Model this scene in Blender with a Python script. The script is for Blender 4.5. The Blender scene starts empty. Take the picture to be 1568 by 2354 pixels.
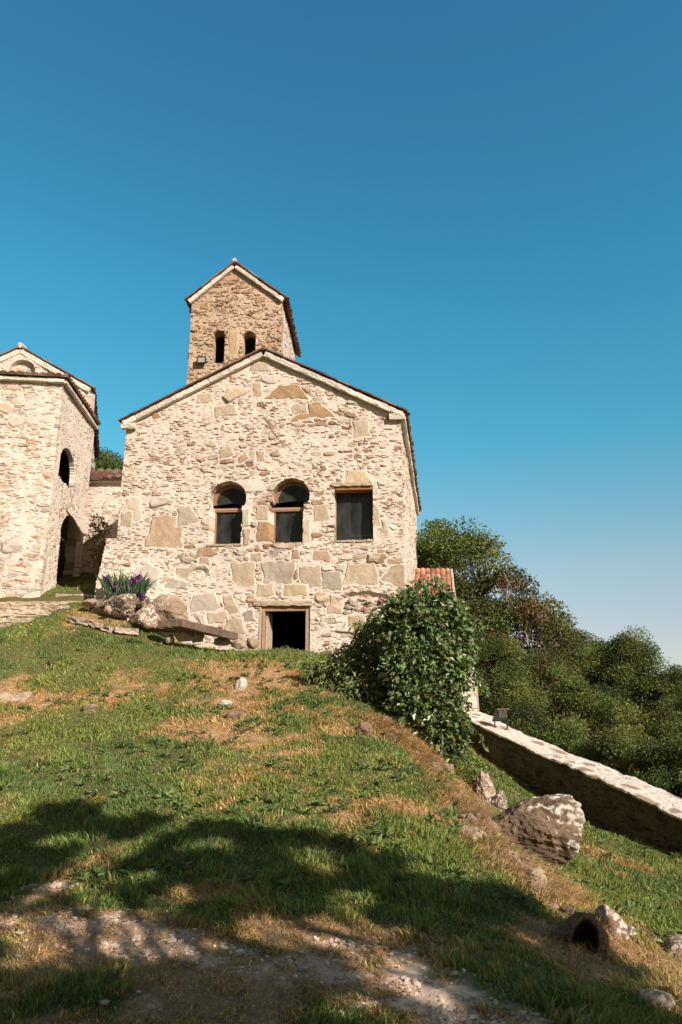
import bpy, math, random
import numpy as np
from math import radians as R, sin, cos, pi
scene = bpy.context.scene
COL = scene.collection
rng = np.random.default_rng(7)

# ------------------------------------------------------------------ camera and pixel -> point helper
CAMZ, PITCH, FOC = 1.6, R(15.5), 1700.0        # focal length in units of a 1568 x 2354 picture
def ray(px, py):
    u = (px-784)/FOC; v = (1177-py)/FOC
    return np.array([u, cos(PITCH)-v*sin(PITCH), sin(PITCH)+v*cos(PITCH)])
def P(px, py, Y):
    d = ray(px, py); t = Y/d[1]
    return np.array([d[0]*t, Y, CAMZ+d[2]*t])
def plane_hit(px, py, O, D):                    # vertical plane through O along horizontal direction D -> (u, z)
    d = ray(px, py); n = np.array([-D[1], D[0]])
    t = (O[0]*n[0]+O[1]*n[1])/(d[0]*n[0]+d[1]*n[1])
    p = d*t
    return (p[0]-O[0])*D[0]+(p[1]-O[1])*D[1], CAMZ+p[2]

# ------------------------------------------------------------------ noise
def h2(ix, iy, s=0):
    n = (ix.astype(np.int64)*374761393 + iy.astype(np.int64)*668265263 + int(s)*2147483647 + 1013) & 0xffffffff
    n = ((n ^ (n >> 13))*1274126177) & 0xffffffff
    n = ((n ^ (n >> 16))*2246822519) & 0xffffffff
    return ((n ^ (n >> 15)) & 0xffffff)/16777216.0
def vn(x, y, s=0):
    x = np.asarray(x, float); y = np.asarray(y, float)
    ix = np.floor(x); iy = np.floor(y); fx = x-ix; fy = y-iy
    fx = fx*fx*(3-2*fx); fy = fy*fy*(3-2*fy)
    a = h2(ix, iy, s); b = h2(ix+1, iy, s); c = h2(ix, iy+1, s); d = h2(ix+1, iy+1, s)
    return (a*(1-fx)+b*fx)*(1-fy)+(c*(1-fx)+d*fx)*fy*1.0
def fbm(x, y, s=0, o=4):
    r = 0; a = .5; t = 0
    for i in range(o):
        r = r+a*vn(x, y, s+i*17); t += a; a *= .5; x = x*2.03+5.1; y = y*2.03+3.7
    return r/t
def fb3(p, f, s=0, o=3):                         # pseudo 3D noise for rocks, 0..1
    x, y, z = p[:, 0]*f, p[:, 1]*f, p[:, 2]*f
    return (fbm(x+.3*z, y+.5*z, s, o)+fbm(y-.4*x, z+.2*x, s+5, o)+fbm(z+7.1, x-.6*y, s+9, o))/3
def ss(a, b, x):
    t = np.clip((x-a)/(b-a), 0, 1); return t*t*(3-2*t)
def mix(a, b, t):
    return a*(1-t)+b*t

# ------------------------------------------------------------------ object helpers
def link(o, parent=None):
    COL.objects.link(o)
    if parent is not None: o.parent = parent
    return o
def mk(name, V, F, mat=None, parent=None, col=None, smooth=False, matidx=None):
    """V (n,3); F a (k,m) array or list of such arrays; col (n,3) linear albedo"""
    V = np.asarray(V, np.float32)
    if not isinstance(F, list): F = [F]
    F = [np.asarray(f, np.int32) for f in F if len(f)]
    me = bpy.data.meshes.new(name)
    nl = sum(f.size for f in F); nf = sum(len(f) for f in F)
    me.vertices.add(len(V)); me.vertices.foreach_set('co', V.ravel())
    me.loops.add(nl); me.polygons.add(nf)
    me.loops.foreach_set('vertex_index', np.concatenate([f.ravel() for f in F]))
    tot = np.concatenate([np.full(len(f), f.shape[1], np.int32) for f in F])
    me.polygons.foreach_set('loop_start', np.concatenate([[0], np.cumsum(tot)[:-1]]).astype(np.int32))
    me.polygons.foreach_set('loop_total', tot)
    me.polygons.foreach_set('use_smooth', np.full(nf, bool(smooth)))
    if col is not None:
        c4 = np.ones((len(V), 4), np.float32); c4[:, :3] = col
        a = me.color_attributes.new('Col', 'FLOAT_COLOR', 'POINT'); a.data.foreach_set('color', c4.ravel())
    me.update(calc_edges=True); me.validate()
    if mat: me.materials.append(mat)
    o = bpy.data.objects.new(name, me)
    return link(o, parent)
def empty(name, loc=(0, 0, 0), rz=0):
    o = bpy.data.objects.new(name, None); o.location = loc; o.rotation_euler[2] = rz; o.empty_display_size = .3
    return link(o)
def tag(o, label=None, cat=None, group=None, kind=None):
    if label: o['label'] = label
    if cat: o['category'] = cat
    if group: o['group'] = group
    if kind: o['kind'] = kind
    return o
def copy_tree(o, parent=None):
    c = o.copy(); COL.objects.link(c)
    if parent is not None: c.parent = parent
    for ch in list(o.children): copy_tree(ch, c)
    return c
def settle(root, loc):                           # parts were built in world space: put the thing's origin at its base
    root.location = loc
    import mathutils
    M = mathutils.Matrix.Translation(loc).inverted()
    for ch in root.children: ch.matrix_parent_inverse = M
    return root

class MB:
    """collects simple shapes into one mesh"""
    def __init__(s): s.V = []; s.F3 = []; s.F4 = []; s.n = 0; s.C = []
    def add(s, V, F, c=(.5, .5, .5)):
        V = np.asarray(V, float); F = np.asarray(F, int)
        (s.F4 if F.shape[1] == 4 else s.F3).append(F+s.n); s.V.append(V); s.n += len(V)
        s.C.append(np.broadcast_to(np.asarray(c, float), V.shape)); return s
    def hexa(s, p, c=(.5, .5, .5)):              # 8 corners: bottom 4 (ccw) then top 4
        return s.add(p, [[0, 3, 2, 1], [4, 5, 6, 7], [0, 1, 5, 4], [1, 2, 6, 5], [2, 3, 7, 6], [3, 0, 4, 7]], c)
    def box(s, c0, c1, c=(.5, .5, .5)):
        x0, y0, z0 = c0; x1, y1, z1 = c1
        return s.hexa([(x0, y0, z0), (x1, y0, z0), (x1, y1, z0), (x0, y1, z0), (x0, y0, z1), (x1, y0, z1), (x1, y1, z1), (x0, y1, z1)], c)
    def obox(s, O, a, b, cc, col=(.5, .5, .5)):  # origin + three edge vectors
        O, a, b, cc = [np.asarray(q, float) for q in (O, a, b, cc)]
        return s.hexa([O, O+a, O+a+b, O+b, O+cc, O+a+cc, O+a+b+cc, O+b+cc], col)
    def tube(s, pts, rad, n=7, c=(.5, .5, .5)):
        pts = np.asarray(pts, float); k = len(pts); rad = np.broadcast_to(np.asarray(rad, float), (k,))
        T = np.gradient(pts, axis=0); T /= np.linalg.norm(T, axis=1)[:, None]+1e-9
        ref = np.where(np.abs(T[:, 2:3]) > .9, np.array([[1., 0, 0]]), np.array([[0, 0, 1.]]))
        A = np.cross(T, ref); A /= np.linalg.norm(A, axis=1)[:, None]+1e-9
        B = np.cross(T, A)
        th = np.arange(n)*2*pi/n
        V = pts[:, None]+rad[:, None, None]*(A[:, None]*np.cos(th)[None, :, None]+B[:, None]*np.sin(th)[None, :, None])
        V = V.reshape(-1, 3)
        i = np.arange(k-1)[:, None]*n; j = np.arange(n)[None]; j2 = (j+1) % n
        F = np.stack([i+j, i+j2, i+n+j2, i+n+j], -1).reshape(-1, 4)
        s.add(V, F, c)
        V2 = np.vstack([pts[0], pts[-1]]); b = s.n-len(V)
        s.V.append(V2); s.C.append(np.broadcast_to(np.asarray(c, float), V2.shape)); s.n += 2
        jj = np.arange(n); j2 = (jj+1) % n
        s.F3.append(np.stack([np.full(n, b+len(V)), b+j2, b+jj], 1))
        s.F3.append(np.stack([np.full(n, b+len(V)+1), b+(k-1)*n+jj, b+(k-1)*n+j2], 1))
        return s
    def build(s, name, mat, parent=None, smooth=False):
        F = []
        if s.F4: F.append(np.vstack(s.F4))
        if s.F3: F.append(np.vstack(s.F3))
        return mk(name, np.vstack(s.V), F, mat, parent, np.vstack(s.C), smooth)

def slab(name, Pf, Pb, keep, col, mat, parent=None, back=True, smooth=False):
    """closed sheet from a front grid and a back grid of points (ny,nx,3); keep (ny-1,nx-1)"""
    ny, nx = Pf.shape[:2]; N = ny*nx
    idx = np.arange(N).reshape(ny, nx)
    a = idx[:-1, :-1]; b = idx[:-1, 1:]; c = idx[1:, 1:]; d = idx[1:, :-1]
    K = keep
    F = [np.stack([a[K], b[K], c[K], d[K]], 1)]
    if back: F.append(np.stack([a[K], d[K], c[K], b[K]], 1)+N)
    pad = np.zeros((ny+1, nx+1), bool); pad[1:-1, 1:-1] = K
    k0 = pad[1:-1, 1:-1]
    for nb, (p, q) in ((pad[:-2, 1:-1], (a, b)), (pad[1:-1, 2:], (b, c)), (pad[2:, 1:-1], (c, d)), (pad[1:-1, :-2], (d, a))):
        m = k0 & ~nb
        F.append(np.stack([p[m], p[m]+N, q[m]+N, q[m]], 1))
    F = np.vstack(F)
    V = np.vstack([Pf.reshape(-1, 3), Pb.reshape(-1, 3)])
    C = np.vstack([col.reshape(-1, 3)]*2)
    used = np.unique(F); remap = np.zeros(2*N, np.int64); remap[used] = np.arange(len(used))
    return mk(name, V[used], remap[F], mat, parent, C[used], smooth)

# ------------------------------------------------------------------ materials
def mat_col(name, rough=.85, spec=.25, nscale=30, namt=.25, bscale=60, bstr=.3, bdist=.01, transl=0, metal=0):
    """base colour from the mesh's own colour attribute, broken up by fine noise, with a fine bump"""
    m = bpy.data.materials.new(name); m.use_nodes = True; nt = m.node_tree; nt.nodes.clear()
    L = nt.links.new; N = nt.nodes.new
    out = N('ShaderNodeOutputMaterial'); bs = N('ShaderNodeBsdfPrincipled'); at = N('ShaderNodeAttribute'); at.attribute_name = 'Col'
    bs.inputs['Roughness'].default_value = rough; bs.inputs['Specular IOR Level'].default_value = spec; bs.inputs['Metallic'].default_value = metal
    src = at.outputs['Color']
    tc = N('ShaderNodeTexCoord')
    if namt > 0:
        no = N('ShaderNodeTexNoise'); no.inputs['Scale'].default_value = nscale; no.inputs['Detail'].default_value = 5; no.inputs['Roughness'].default_value = .65
        L(tc.outputs['Object'], no.inputs['Vector'])
        mr = N('ShaderNodeMapRange'); mr.inputs['From Min'].default_value = .25; mr.inputs['From Max'].default_value = .75
        mr.inputs['To Min'].default_value = 1-namt; mr.inputs['To Max'].default_value = 1+namt
        L(no.outputs['Fac'], mr.inputs['Value'])
        vm = N('ShaderNodeVectorMath'); vm.operation = 'SCALE'; L(src, vm.inputs[0]); L(mr.outputs[0], vm.inputs['Scale']); src = vm.outputs[0]
    L(src, bs.inputs['Base Color'])
    if bstr > 0:
        n2 = N('ShaderNodeTexNoise'); n2.inputs['Scale'].default_value = bscale; n2.inputs['Detail'].default_value = 6; n2.inputs['Roughness'].default_value = .7
        L(tc.outputs['Object'], n2.inputs['Vector'])
        bp = N('ShaderNodeBump'); bp.inputs['Strength'].default_value = bstr; bp.inputs['Distance'].default_value = bdist
        L(n2.outputs['Fac'], bp.inputs['Height']); L(bp.outputs[0], bs.inputs['Normal'])
    if transl > 0:
        tr = N('ShaderNodeBsdfTranslucent'); L(src, tr.inputs['Color']); mx = N('ShaderNodeMixShader'); mx.inputs[0].default_value = transl
        L(bs.outputs[0], mx.inputs[1]); L(tr.outputs[0], mx.inputs[2]); L(mx.outputs[0], out.inputs[0])
    else: L(bs.outputs[0], out.inputs[0])
    return m
M = {}
M['stone'] = mat_col('rubble_stone', .9, .15, 22, .22, 55, .55, .012)
M['rock'] = mat_col('rock', .9, .2, 14, .35, 30, .8, .03)
M['tile'] = mat_col('clay_tile', .85, .2, 25, .35, 60, .3, .006)
M['wood'] = mat_col('weathered_wood', .75, .25, 18, .3, 40, .4, .006)
M['dark'] = mat_col('dark_interior', .95, .05, 5, .2, 20, .1, .01)
M['metal'] = mat_col('black_metal', .45, .4, 40, .1, 80, .05, .001)
M['ground'] = mat_col('soil', .95, .1, 18, .35, 60, .8, .02)
M['grass'] = mat_col('grass_blades', .6, .25, 3, .12, 1, 0, .01, transl=.35)
M['leaf'] = mat_col('foliage', .5, .35, 2, .1, 1, 0, .01, transl=.28)
M['ivy'] = mat_col('glossy_foliage', .36, .5, 2, .1, 1, 0, .01, transl=.22)
M['bark'] = mat_col('bark', .9, .15, 20, .35, 35, .7, .015)
M['petal'] = mat_col('petal', .6, .2, 5, .1, 1, 0, .01, transl=.3)
def glass_mat():
    m = bpy.data.materials.new('window_glass'); m.use_nodes = True; nt = m.node_tree; nt.nodes.clear(); N = nt.nodes.new; L = nt.links.new
    out = N('ShaderNodeOutputMaterial'); g = N('ShaderNodeBsdfGlossy'); g.inputs['Roughness'].default_value = .04
    t = N('ShaderNodeBsdfTransparent'); t.inputs['Color'].default_value = (.62, .66, .64, 1)
    fr = N('ShaderNodeFresnel'); fr.inputs['IOR'].default_value = 1.5
    ad = N('ShaderNodeMath'); ad.operation = 'MULTIPLY'; ad.inputs[1].default_value = .45; L(fr.outputs[0], ad.inputs[0])
    mx = N('ShaderNodeMixShader'); L(ad.outputs[0], mx.inputs[0]); L(t.outputs[0], mx.inputs[1]); L(g.outputs[0], mx.inputs[2])
    df = N('ShaderNodeBsdfDiffuse'); df.inputs['Color'].default_value = (.45, .47, .44, 1); m2 = N('ShaderNodeMixShader'); no = N('ShaderNodeTexNoise'); no.inputs['Scale'].default_value = 3; no.inputs['Detail'].default_value = 6
    mr = N('ShaderNodeMapRange'); mr.inputs['From Min'].default_value = .3; mr.inputs['From Max'].default_value = .7; mr.inputs['To Min'].default_value = .03; mr.inputs['To Max'].default_value = .10   # dust on the panes
    L(no.outputs['Fac'], mr.inputs['Value']); L(mr.outputs[0], m2.inputs[0]); L(mx.outputs[0], m2.inputs[1]); L(df.outputs[0], m2.inputs[2]); L(m2.outputs[0], out.inputs[0])
    return m
M['glass'] = glass_mat()

# ------------------------------------------------------------------ world, sun, camera
SUN = np.array([.85, -1.0, .74]); SUN /= np.linalg.norm(SUN)
w = bpy.data.worlds.new('World'); scene.world = w; w.use_nodes = True
nt = w.node_tree; nt.nodes.clear(); N = nt.nodes.new; L = nt.links.new
wo = N('ShaderNodeOutputWorld'); bg = N('ShaderNodeBackground'); bg.inputs['Strength'].default_value = .0705
sky = N('ShaderNodeTexSky'); sky.sky_type = 'NISHITA'; sky.sun_disc = False
sky.sun_elevation = math.asin(SUN[2]); sky.sun_rotation = math.atan2(SUN[0], SUN[1])
sky.altitude = 600; sky.air_density = 1.0; sky.dust_density = .6; sky.ozone_density = 1.6
# tint by height above the horizon; unseen zenith dimmed to weaken the fill
tc = N('ShaderNodeTexCoord'); sx = N('ShaderNodeSeparateXYZ'); L(tc.outputs['Generated'], sx.inputs[0])
cr = N('ShaderNodeValToRGB'); L(sx.outputs['Z'], cr.inputs[0])
SKYRAMP = [(0.0, (1.30, 1.05, .98)), (.107, (1.48, 1.23, 1.12)), (.185, (1.55, 1.50, 1.23)), (.351, (.67, 1.86, 1.62)), (.53, (.53, 1.93, 1.85)), (.66, (.55, 1.82, 1.82)), (.77, (.56, 1.72, 1.85)), (.84, (.6, .9, .8))]
while len(cr.color_ramp.elements) < len(SKYRAMP): cr.color_ramp.elements.new(.5)
for e, (p, c) in zip(cr.color_ramp.elements, SKYRAMP): e.position = p; e.color = (*[q*.5 for q in c], 1)
mrs = N('ShaderNodeMapRange'); L(sx.outputs['Y'], mrs.inputs['Value']); mrs.inputs['From Min'].default_value = .25; mrs.inputs['From Max'].default_value = -.35; mrs.clamp = True
mxs = N('ShaderNodeMix'); mxs.data_type = 'RGBA'; L(mrs.outputs[0], mxs.inputs['Factor']); L(cr.outputs[0], mxs.inputs['A']); mxs.inputs['B'].default_value = (.52, .40, .26, 1)   # warm dim tint added behind the camera to warm the fill light
vm = N('ShaderNodeVectorMath'); vm.operation = 'MULTIPLY'; L(sky.outputs[0], vm.inputs[0]); L(mxs.outputs['Result'], vm.inputs[1])
v2_ = N('ShaderNodeVectorMath'); v2_.operation = 'SCALE'; v2_.inputs['Scale'].default_value = 2; L(vm.outputs[0], v2_.inputs[0]); L(v2_.outputs[0], bg.inputs['Color']); L(bg.outputs[0], wo.inputs[0])
ld = bpy.data.lights.new('sun', 'SUN'); ld.energy = 5.0; ld.angle = R(.5); ld.color = (1, .90, .81)
lo = bpy.data.objects.new('sun', ld); link(lo)
import mathutils
lo.rotation_euler = mathutils.Vector(SUN).to_track_quat('Z', 'Y').to_euler(); lo.location = (20, -15, 20)
cd = bpy.data.cameras.new('camera'); cd.sensor_fit = 'VERTICAL'; cd.sensor_height = 36; cd.lens = 36*FOC/2354; cd.clip_end = 3000; cd.clip_start = .05
co = bpy.data.objects.new('camera', cd); link(co); co.location = (0, 0, CAMZ); co.rotation_euler = (R(90)+PITCH, 0, 0)
scene.camera = co
scene.view_settings.view_transform = 'Standard'; scene.view_settings.look = 'None'; scene.view_settings.exposure = .48
scene.cycles.max_bounces = 6; scene.cycles.transparent_max_bounces = 12; scene.cycles.use_denoising = True

# ------------------------------------------------------------------ terrain
CP = [  # px, py, distance
 (784,2354,4.6),(300,2354,4.6),(0,2354,4.7),(1200,2354,4.6),(1568,2354,5.0),
 (0,2200,5.5),(400,2200,5.5),(784,2200,5.5),(1150,2200,5.6),(1400,2200,6.2),(1568,2200,7.2),
 (0,2000,7.5),(300,2000,7.5),(600,2000,7.5),(900,2000,7.6),(1150,2000,7.9),
 (0,1900,8.6),(300,1900,8.6),(600,1900,8.6),(900,1900,8.7),(1080,1900,9.2),
 (0,1800,10.1),(300,1800,10.1),(600,1800,10.1),(850,1800,10.2),(990,1800,10.6),
 (0,1700,12.0),(300,1700,12.1),(600,1700,12.2),(800,1700,12.4),(900,1700,12.7),
 (0,1600,14.2),(200,1600,14.5),(400,1600,14.7),(600,1600,14.7),(780,1600,14.9),(850,1625,14.4),
 (100,1500,16.3),(300,1505,16.6),(450,1520,16.7),(600,1506,17.2),(720,1512,17.2),
 (0,1455,16.8),(150,1440,17.4),(300,1445,17.6),(20,1372,19.3),(180,1362,19.4),(-400,1420,18),
 (210,1347,20.5),(235,1328,22.5),(150,1360,20.0),(185,1349,21.5),(160,1356,20.8),(130,1362,19.6),(100,1330,22.5),
 (1075,1713,20.3),(1110,1765,17.3),(1170,1800,15.6),(1250,1860,14.2),(1340,1900,15.3),(1450,1935,14.6),(1568,1975,14.0),
 (1110,1880,12.6),(1230,1990,9.6),(1350,1990,11.0),(1450,2060,9.8),(1568,2090,9.4),(1330,2100,7.6),(1480,2180,7.0)]
cp = np.array([P(*c) for c in CP])
EX = [(-6.5,1,0),(0,1,-.05),(6,1,-.35),(-12,4,.2),(-12,10,1.5),(0,-10,-.3),(10,-6,-.8),(-10,-8,0),(8,8,-1.1),(9,12,-1.7),(10,18,-1.4),(8.5,22,0),(14,16,-3.5),
      *[tuple(P(x_, y_+10, Y_)) for x_, y_, Y_ in ((-60,1436,17.5),(15,1430,17.6),(-60,1406,18.4),(60,1406,18.4),(120,1394,18.8),(-60,1390,18.9),(40,1383,19.1))],
      (0,19.5,3.1),(-4,19.5,3.3),(-1,28,4.5),(-5,28,6.2),(4.5,27,2.6),(-12,22,5.5),(-10,28,7.5)]
cp = np.vstack([cp, np.array(EX, float)])
def _phi(r2): return .5*r2*np.log(r2+1e-9)
_n = len(cp); _d2 = ((cp[:, None, :2]-cp[None, :, :2])**2).sum(-1)
_A = np.zeros((_n+3, _n+3)); _A[:_n, :_n] = _phi(_d2)+np.eye(_n)*.12
_A[:_n, _n] = 1; _A[:_n, _n+1:] = cp[:, :2]; _A[_n, :_n] = 1; _A[_n+1:, :_n] = cp[:, :2].T
_w = np.linalg.solve(_A, np.concatenate([cp[:, 2], np.zeros(3)]))
def tps(x, y):
    x = np.asarray(x, float); y = np.asarray(y, float); r = _w[_n]+_w[_n+1]*x+_w[_n+2]*y
    for i in range(_n): r = r+_w[i]*_phi((x-cp[i, 0])**2+(y-cp[i, 1])**2)
    return r
def far_z(x, y):
    return 24*ss(18, 75, y)*ss(6, -14, x) + 1.0*ss(12, 22, y)*ss(5, 2, x)*3 - 26*ss(4, 60, x) - 3*ss(-10, -60, y) + 3*(fbm(x*.03, y*.03, 3)-.5)
def ground_z(x, y):
    x = np.asarray(x, float); y = np.asarray(y, float)
    wx = np.maximum(np.maximum(-13-x, x-10), 0); wy = np.maximum(np.maximum(-8-y, y-27), 0)
    d = np.sqrt(wx*wx+wy*wy); t = ss(0, 14, d)
    xc = np.clip(x, -14, 14); yc = np.clip(y, -10, 29)
    z = mix(tps(xc, yc), far_z(x, y), t)
    near = ss(30, 15, np.hypot(x, y))
    return z + near*(.08*(fbm(x*1.1, y*1.1, 11, 3)-.5)+.018*(fbm(x*4, y*4, 12, 2)-.5))
def ground_hit(px, py):
    d = ray(px, py); t = np.arange(3.5, 40, .05)
    z = ground_z(d[0]*t, d[1]*t); k = np.argmax(CAMZ+d[2]*t < z)
    p = d*t[k]; return np.array([p[0], p[1], z[k]])

# ---- ground cover: dryness and bareness as blobs in the world (metres)
def blob(x, y, B, s=50):
    r = np.zeros_like(x)
    wx = x+.35*(fbm(x*1.7, y*1.7, s, 3)-.5)*2; wy = y+.5*(fbm(x*1.7, y*1.7, s+3, 3)-.5)*2
    for cx, cy, rx, ry, k in B:
        q = ((wx-cx)/rx)**2+((wy-cy)/ry)**2
        r = np.maximum(r, k*np.exp(-q*.7))
    return r
def wb(px, py, rx, ry, k):
    g = ground_hit(px, py); return (g[0], g[1], rx, ry, k)
BARE = [wb(188,2013,.2,.2,.75),wb(130,2060,.3,.2,.95),wb(165,2130,.42,.35,1),wb(280,2190,.5,.35,1.05),wb(330,2150,.3,.2,.9),wb(30,2110,.4,.35,.75),wb(420,2188,.35,.15,.95),wb(485,2201,.3,.2,.85),wb(590,2136,.2,.15,.85),wb(640,2208,.35,.2,.85),
        wb(776,2148,.35,.18,.95),wb(873,2195,.4,.25,1.05),wb(950,2250,.42,.3,1.05),wb(1050,2310,.42,.3,1.05),wb(1130,2350,.4,.2,1),wb(744,2245,.35,.2,.85),wb(850,2300,.3,.2,.75),wb(940,2170,.2,.1,.75),wb(420,2260,.3,.2,.55),wb(260,2330,.2,.15,.7),wb(600,2290,.4,.2,.55)]
DRY = [wb(1000,1740,.7,1.4,1.1),wb(930,1690,.5,1.0,1),wb(1080,1850,.5,1.0,1.1),wb(1170,1960,.6,.9,1.1),wb(1260,2050,.6,.6,1),wb(560,1620,.8,.8,1),wb(520,1680,1.1,.9,.9),
       wb(600,1560,1.0,1.2,.9),wb(680,1560,.8,.8,.8),wb(60,1600,1.0,.8,.9),wb(180,1600,1.0,.6,.8),wb(20,1660,.7,.5,.8),wb(1400,2200,.7,.6,1.1),wb(1500,2250,.7,.7,1),
       wb(1540,2330,.7,.5,1),wb(1380,2120,.5,.4,.8),wb(800,1800,1.4,.8,.55),wb(450,2060,.5,.3,.7),wb(760,1680,1.2,1.2,.6),wb(300,1580,1.3,.6,.6),wb(1450,1990,.8,.8,.45),wb(1120,1740,.5,1.5,.6),
       wb(240,1420,.7,.6,.8),wb(900,1850,1.0,.8,.5),wb(700,1740,.5,.4,.8),wb(20,1730,1,.6,.3)]
DRY += [(b[0], b[1], b[2]*1.45, b[3]*1.5, .9) for b in BARE]
def cover(x, y):
    bare = blob(x, y, BARE, 50)*.92+.75*(fbm(x*4.2, y*4.2, 71, 4)-.5)+.3*(fbm(x*14, y*14, 72, 2)-.5)-.03
    dry = blob(x, y, DRY, 60)*1.05+1.3*(fbm(x*1.4, y*1.4, 81, 4)-.45)+.7*(fbm(x*6, y*6, 83, 2)-.5)
    return np.clip(bare, 0, 1), np.clip(dry, 0, 1.2)

# ------------------------------------------------------------------ rubble masonry
def vor(u, v, su, sv, seed, jit=.8):
    x = u/su; y = v/sv; iy = np.floor(y)
    F1 = np.full(u.shape, 9.); F2 = np.full(u.shape, 9.); A = np.zeros(u.shape); B = np.zeros(u.shape); DX = np.zeros(u.shape); DY = np.zeros(u.shape)
    for dj in (-1, 0, 1):
        row = iy+dj; xo = h2(row, row*0, seed+1); ix = np.floor(x-xo)
        for di in (-1, 0, 1):
            cx = ix+di
            ax = cx+xo+.5+jit*(h2(cx, row, seed+2)-.5); ay = row+.5+jit*.7*(h2(cx, row, seed+3)-.5)
            dx = x-ax; dy = y-ay; k = .65+.7*h2(cx, row, seed+4)
            d = (np.abs(dx)**2.6+np.abs(dy)**2.6)**(1/2.6)*k
            m = d < F1
            F2 = np.where(m, F1, np.minimum(F2, d)); F1 = np.where(m, d, F1)
            A = np.where(m, cx, A); B = np.where(m, row, B); DX = np.where(m, dx, DX); DY = np.where(m, dy, DY)
    return F1, F2, A, B, DX, DY
PAL = np.array([(.46,.37,.27),(.42,.32,.21),(.49,.40,.30),(.38,.27,.165),(.34,.21,.125),(.42,.35,.27),(.34,.29,.225),(.52,.44,.34),(.40,.29,.18),(.29,.16,.10),(.46,.345,.22)])*np.array([1.04, 1.05, 1.14])
MORT = np.array([.63, .54, .455])
def masonry(u, v, seed=1, rough=1.0, mort=.5, thin=(.17, .05), mid=(.30, .13), big=(.62, .34), pm=.38, pb=.10, dark=1.0, arches=(), stones=()):
    wu = u+.05*(fbm(u*3, v*3, seed+30, 3)-.5); wv = v+.06*(fbm(u*2.2, v*3, seed+33, 3)-.5)+.012*(fbm(u*14, v*14, seed+35, 2)-.5)
    mh = (-.006+.020*(fbm(u*2.3, v*2.3, seed+40, 4)-.5+(mort-.5)*.6)+.010*(fbm(u*26, v*26, seed+41, 3)-.5))*1.25
    ring = np.zeros(u.shape, bool)
    au, av = wu.copy(), wv.copy()
    for (cu, cv, r, wd, z0) in arches:           # voussoirs: thin stones standing on end around an arch
        du, dv = u-cu, v-cv; rr = np.hypot(du, dv); rr = rr+.05*(fbm(np.arctan2(dv, du)*9, rr*0, seed+44, 2)-.5)
        m = (rr < r+wd) & (dv > z0)
        ring |= m; au = np.where(m, rr+.07, au); av = np.where(m, np.arctan2(dv, du)*(r+.1)+cu*7, av)
    def layer(U, V_, su, sv, sd, amp):
        F1, F2, A, B, DX, DY = vor(U, V_, su, sv, sd)
        e = (F2-F1)*min(su, sv)*.6
        off = (h2(A, B, sd+7)-.42)*.034*amp
        tilt = (h2(A, B, sd+8)-.62)*DY*sv*.38*amp + (h2(A, B, sd+9)-.5)*DX*su*.16*amp
        h = off+tilt-.04*(1-ss(0, .010+.07*min(su, sv), e))
        h = h+.006*(fbm(u*35, v*35, sd+20, 2)-.5)*amp
        pi_ = (h2(A, B, sd+10)*len(PAL)).astype(int); c = PAL[pi_]*(.80+.4*h2(A, B, sd+11))[..., None]
        return h, c, e, A, B
    hA, cA, eA, _, _ = layer(au, av, thin[0], thin[1], seed*100+1, rough)
    h, c = hA, cA
    for (su, sv, pr, sd) in ((mid[0], mid[1], pm, seed*100+31), (big[0], big[1], pb, seed*100+61)):
        hB, cB, eB, A, B = layer(wu, wv, su, sv, sd, rough*1.1)
        reg = ss(.35, .65, fbm(u*.55, v*.55, sd+5, 3))
        m = (h2(A, B, sd+15) < pr*(.4+1.2*reg)) & (eB > .006) & ~ring
        h = np.where(m, hB+.004, h); c = np.where(m[..., None], cB, c)
    single = np.zeros(u.shape)
    for (su_, sv_, sw, sh, top, rot, rgb, off) in stones:     # single large stones read off the wall
        du = u-su_+.05*(fbm(u*6, v*6, seed+51, 3)-.5)*2; dv = v-sv_+.05*(fbm(u*6, v*6, seed+53, 2)-.5)*2
        ca, sa = cos(rot), sin(rot); a = du*ca+dv*sa; b = -du*sa+dv*ca
        hw = sw*(1-top*(b/sh))
        q = np.maximum(np.abs(a)/np.maximum(hw, .01), np.abs(b)/sh)
        e = (1-q)*min(sw, sh)
        m = e > 0
        ch = h2(np.full(u.shape, round(su_*50)), np.full(u.shape, round(sv_*50)), 5)
        hh = off+.012*(fbm(a*5+b*2, b*4, seed+57, 4)-.5)*2-.03*(1-ss(0, .03, e))+b*.03+a*.02*(ch-.5)
        cc = np.array(rgb)*(.85+.3*fbm(a*9, b*3, seed+58, 3))[..., None]
        h = np.where(m, hh, np.where((e > -.02), np.minimum(h, -.012), h)); c = np.where(m[..., None], cc, c); single = np.where(m, ss(.0, .05, e), single)
    # mortar smeared over and between stones
    d = h-mh; t = ss(-.002, .006, d)
    smear = ss(.42, .72, fbm(u*7, v*11, seed+46, 4)+(mort-.5)*.6)*.65
    smear = smear*(1-.75*single)
    mc = MORT*(.86+.28*fbm(u*12, v*12, seed+47, 3))[..., None]
    c = mix(mc, mix(c, mc, smear[..., None]), t[..., None])
    grime = ss(.55, .8, fbm(u*1.3, v*1.0, seed+48, 4))[..., None]*.22
    c = c*(1-grime*np.array([.7, .85, 1.0]))*dark
    return np.maximum(h, mh), c

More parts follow.
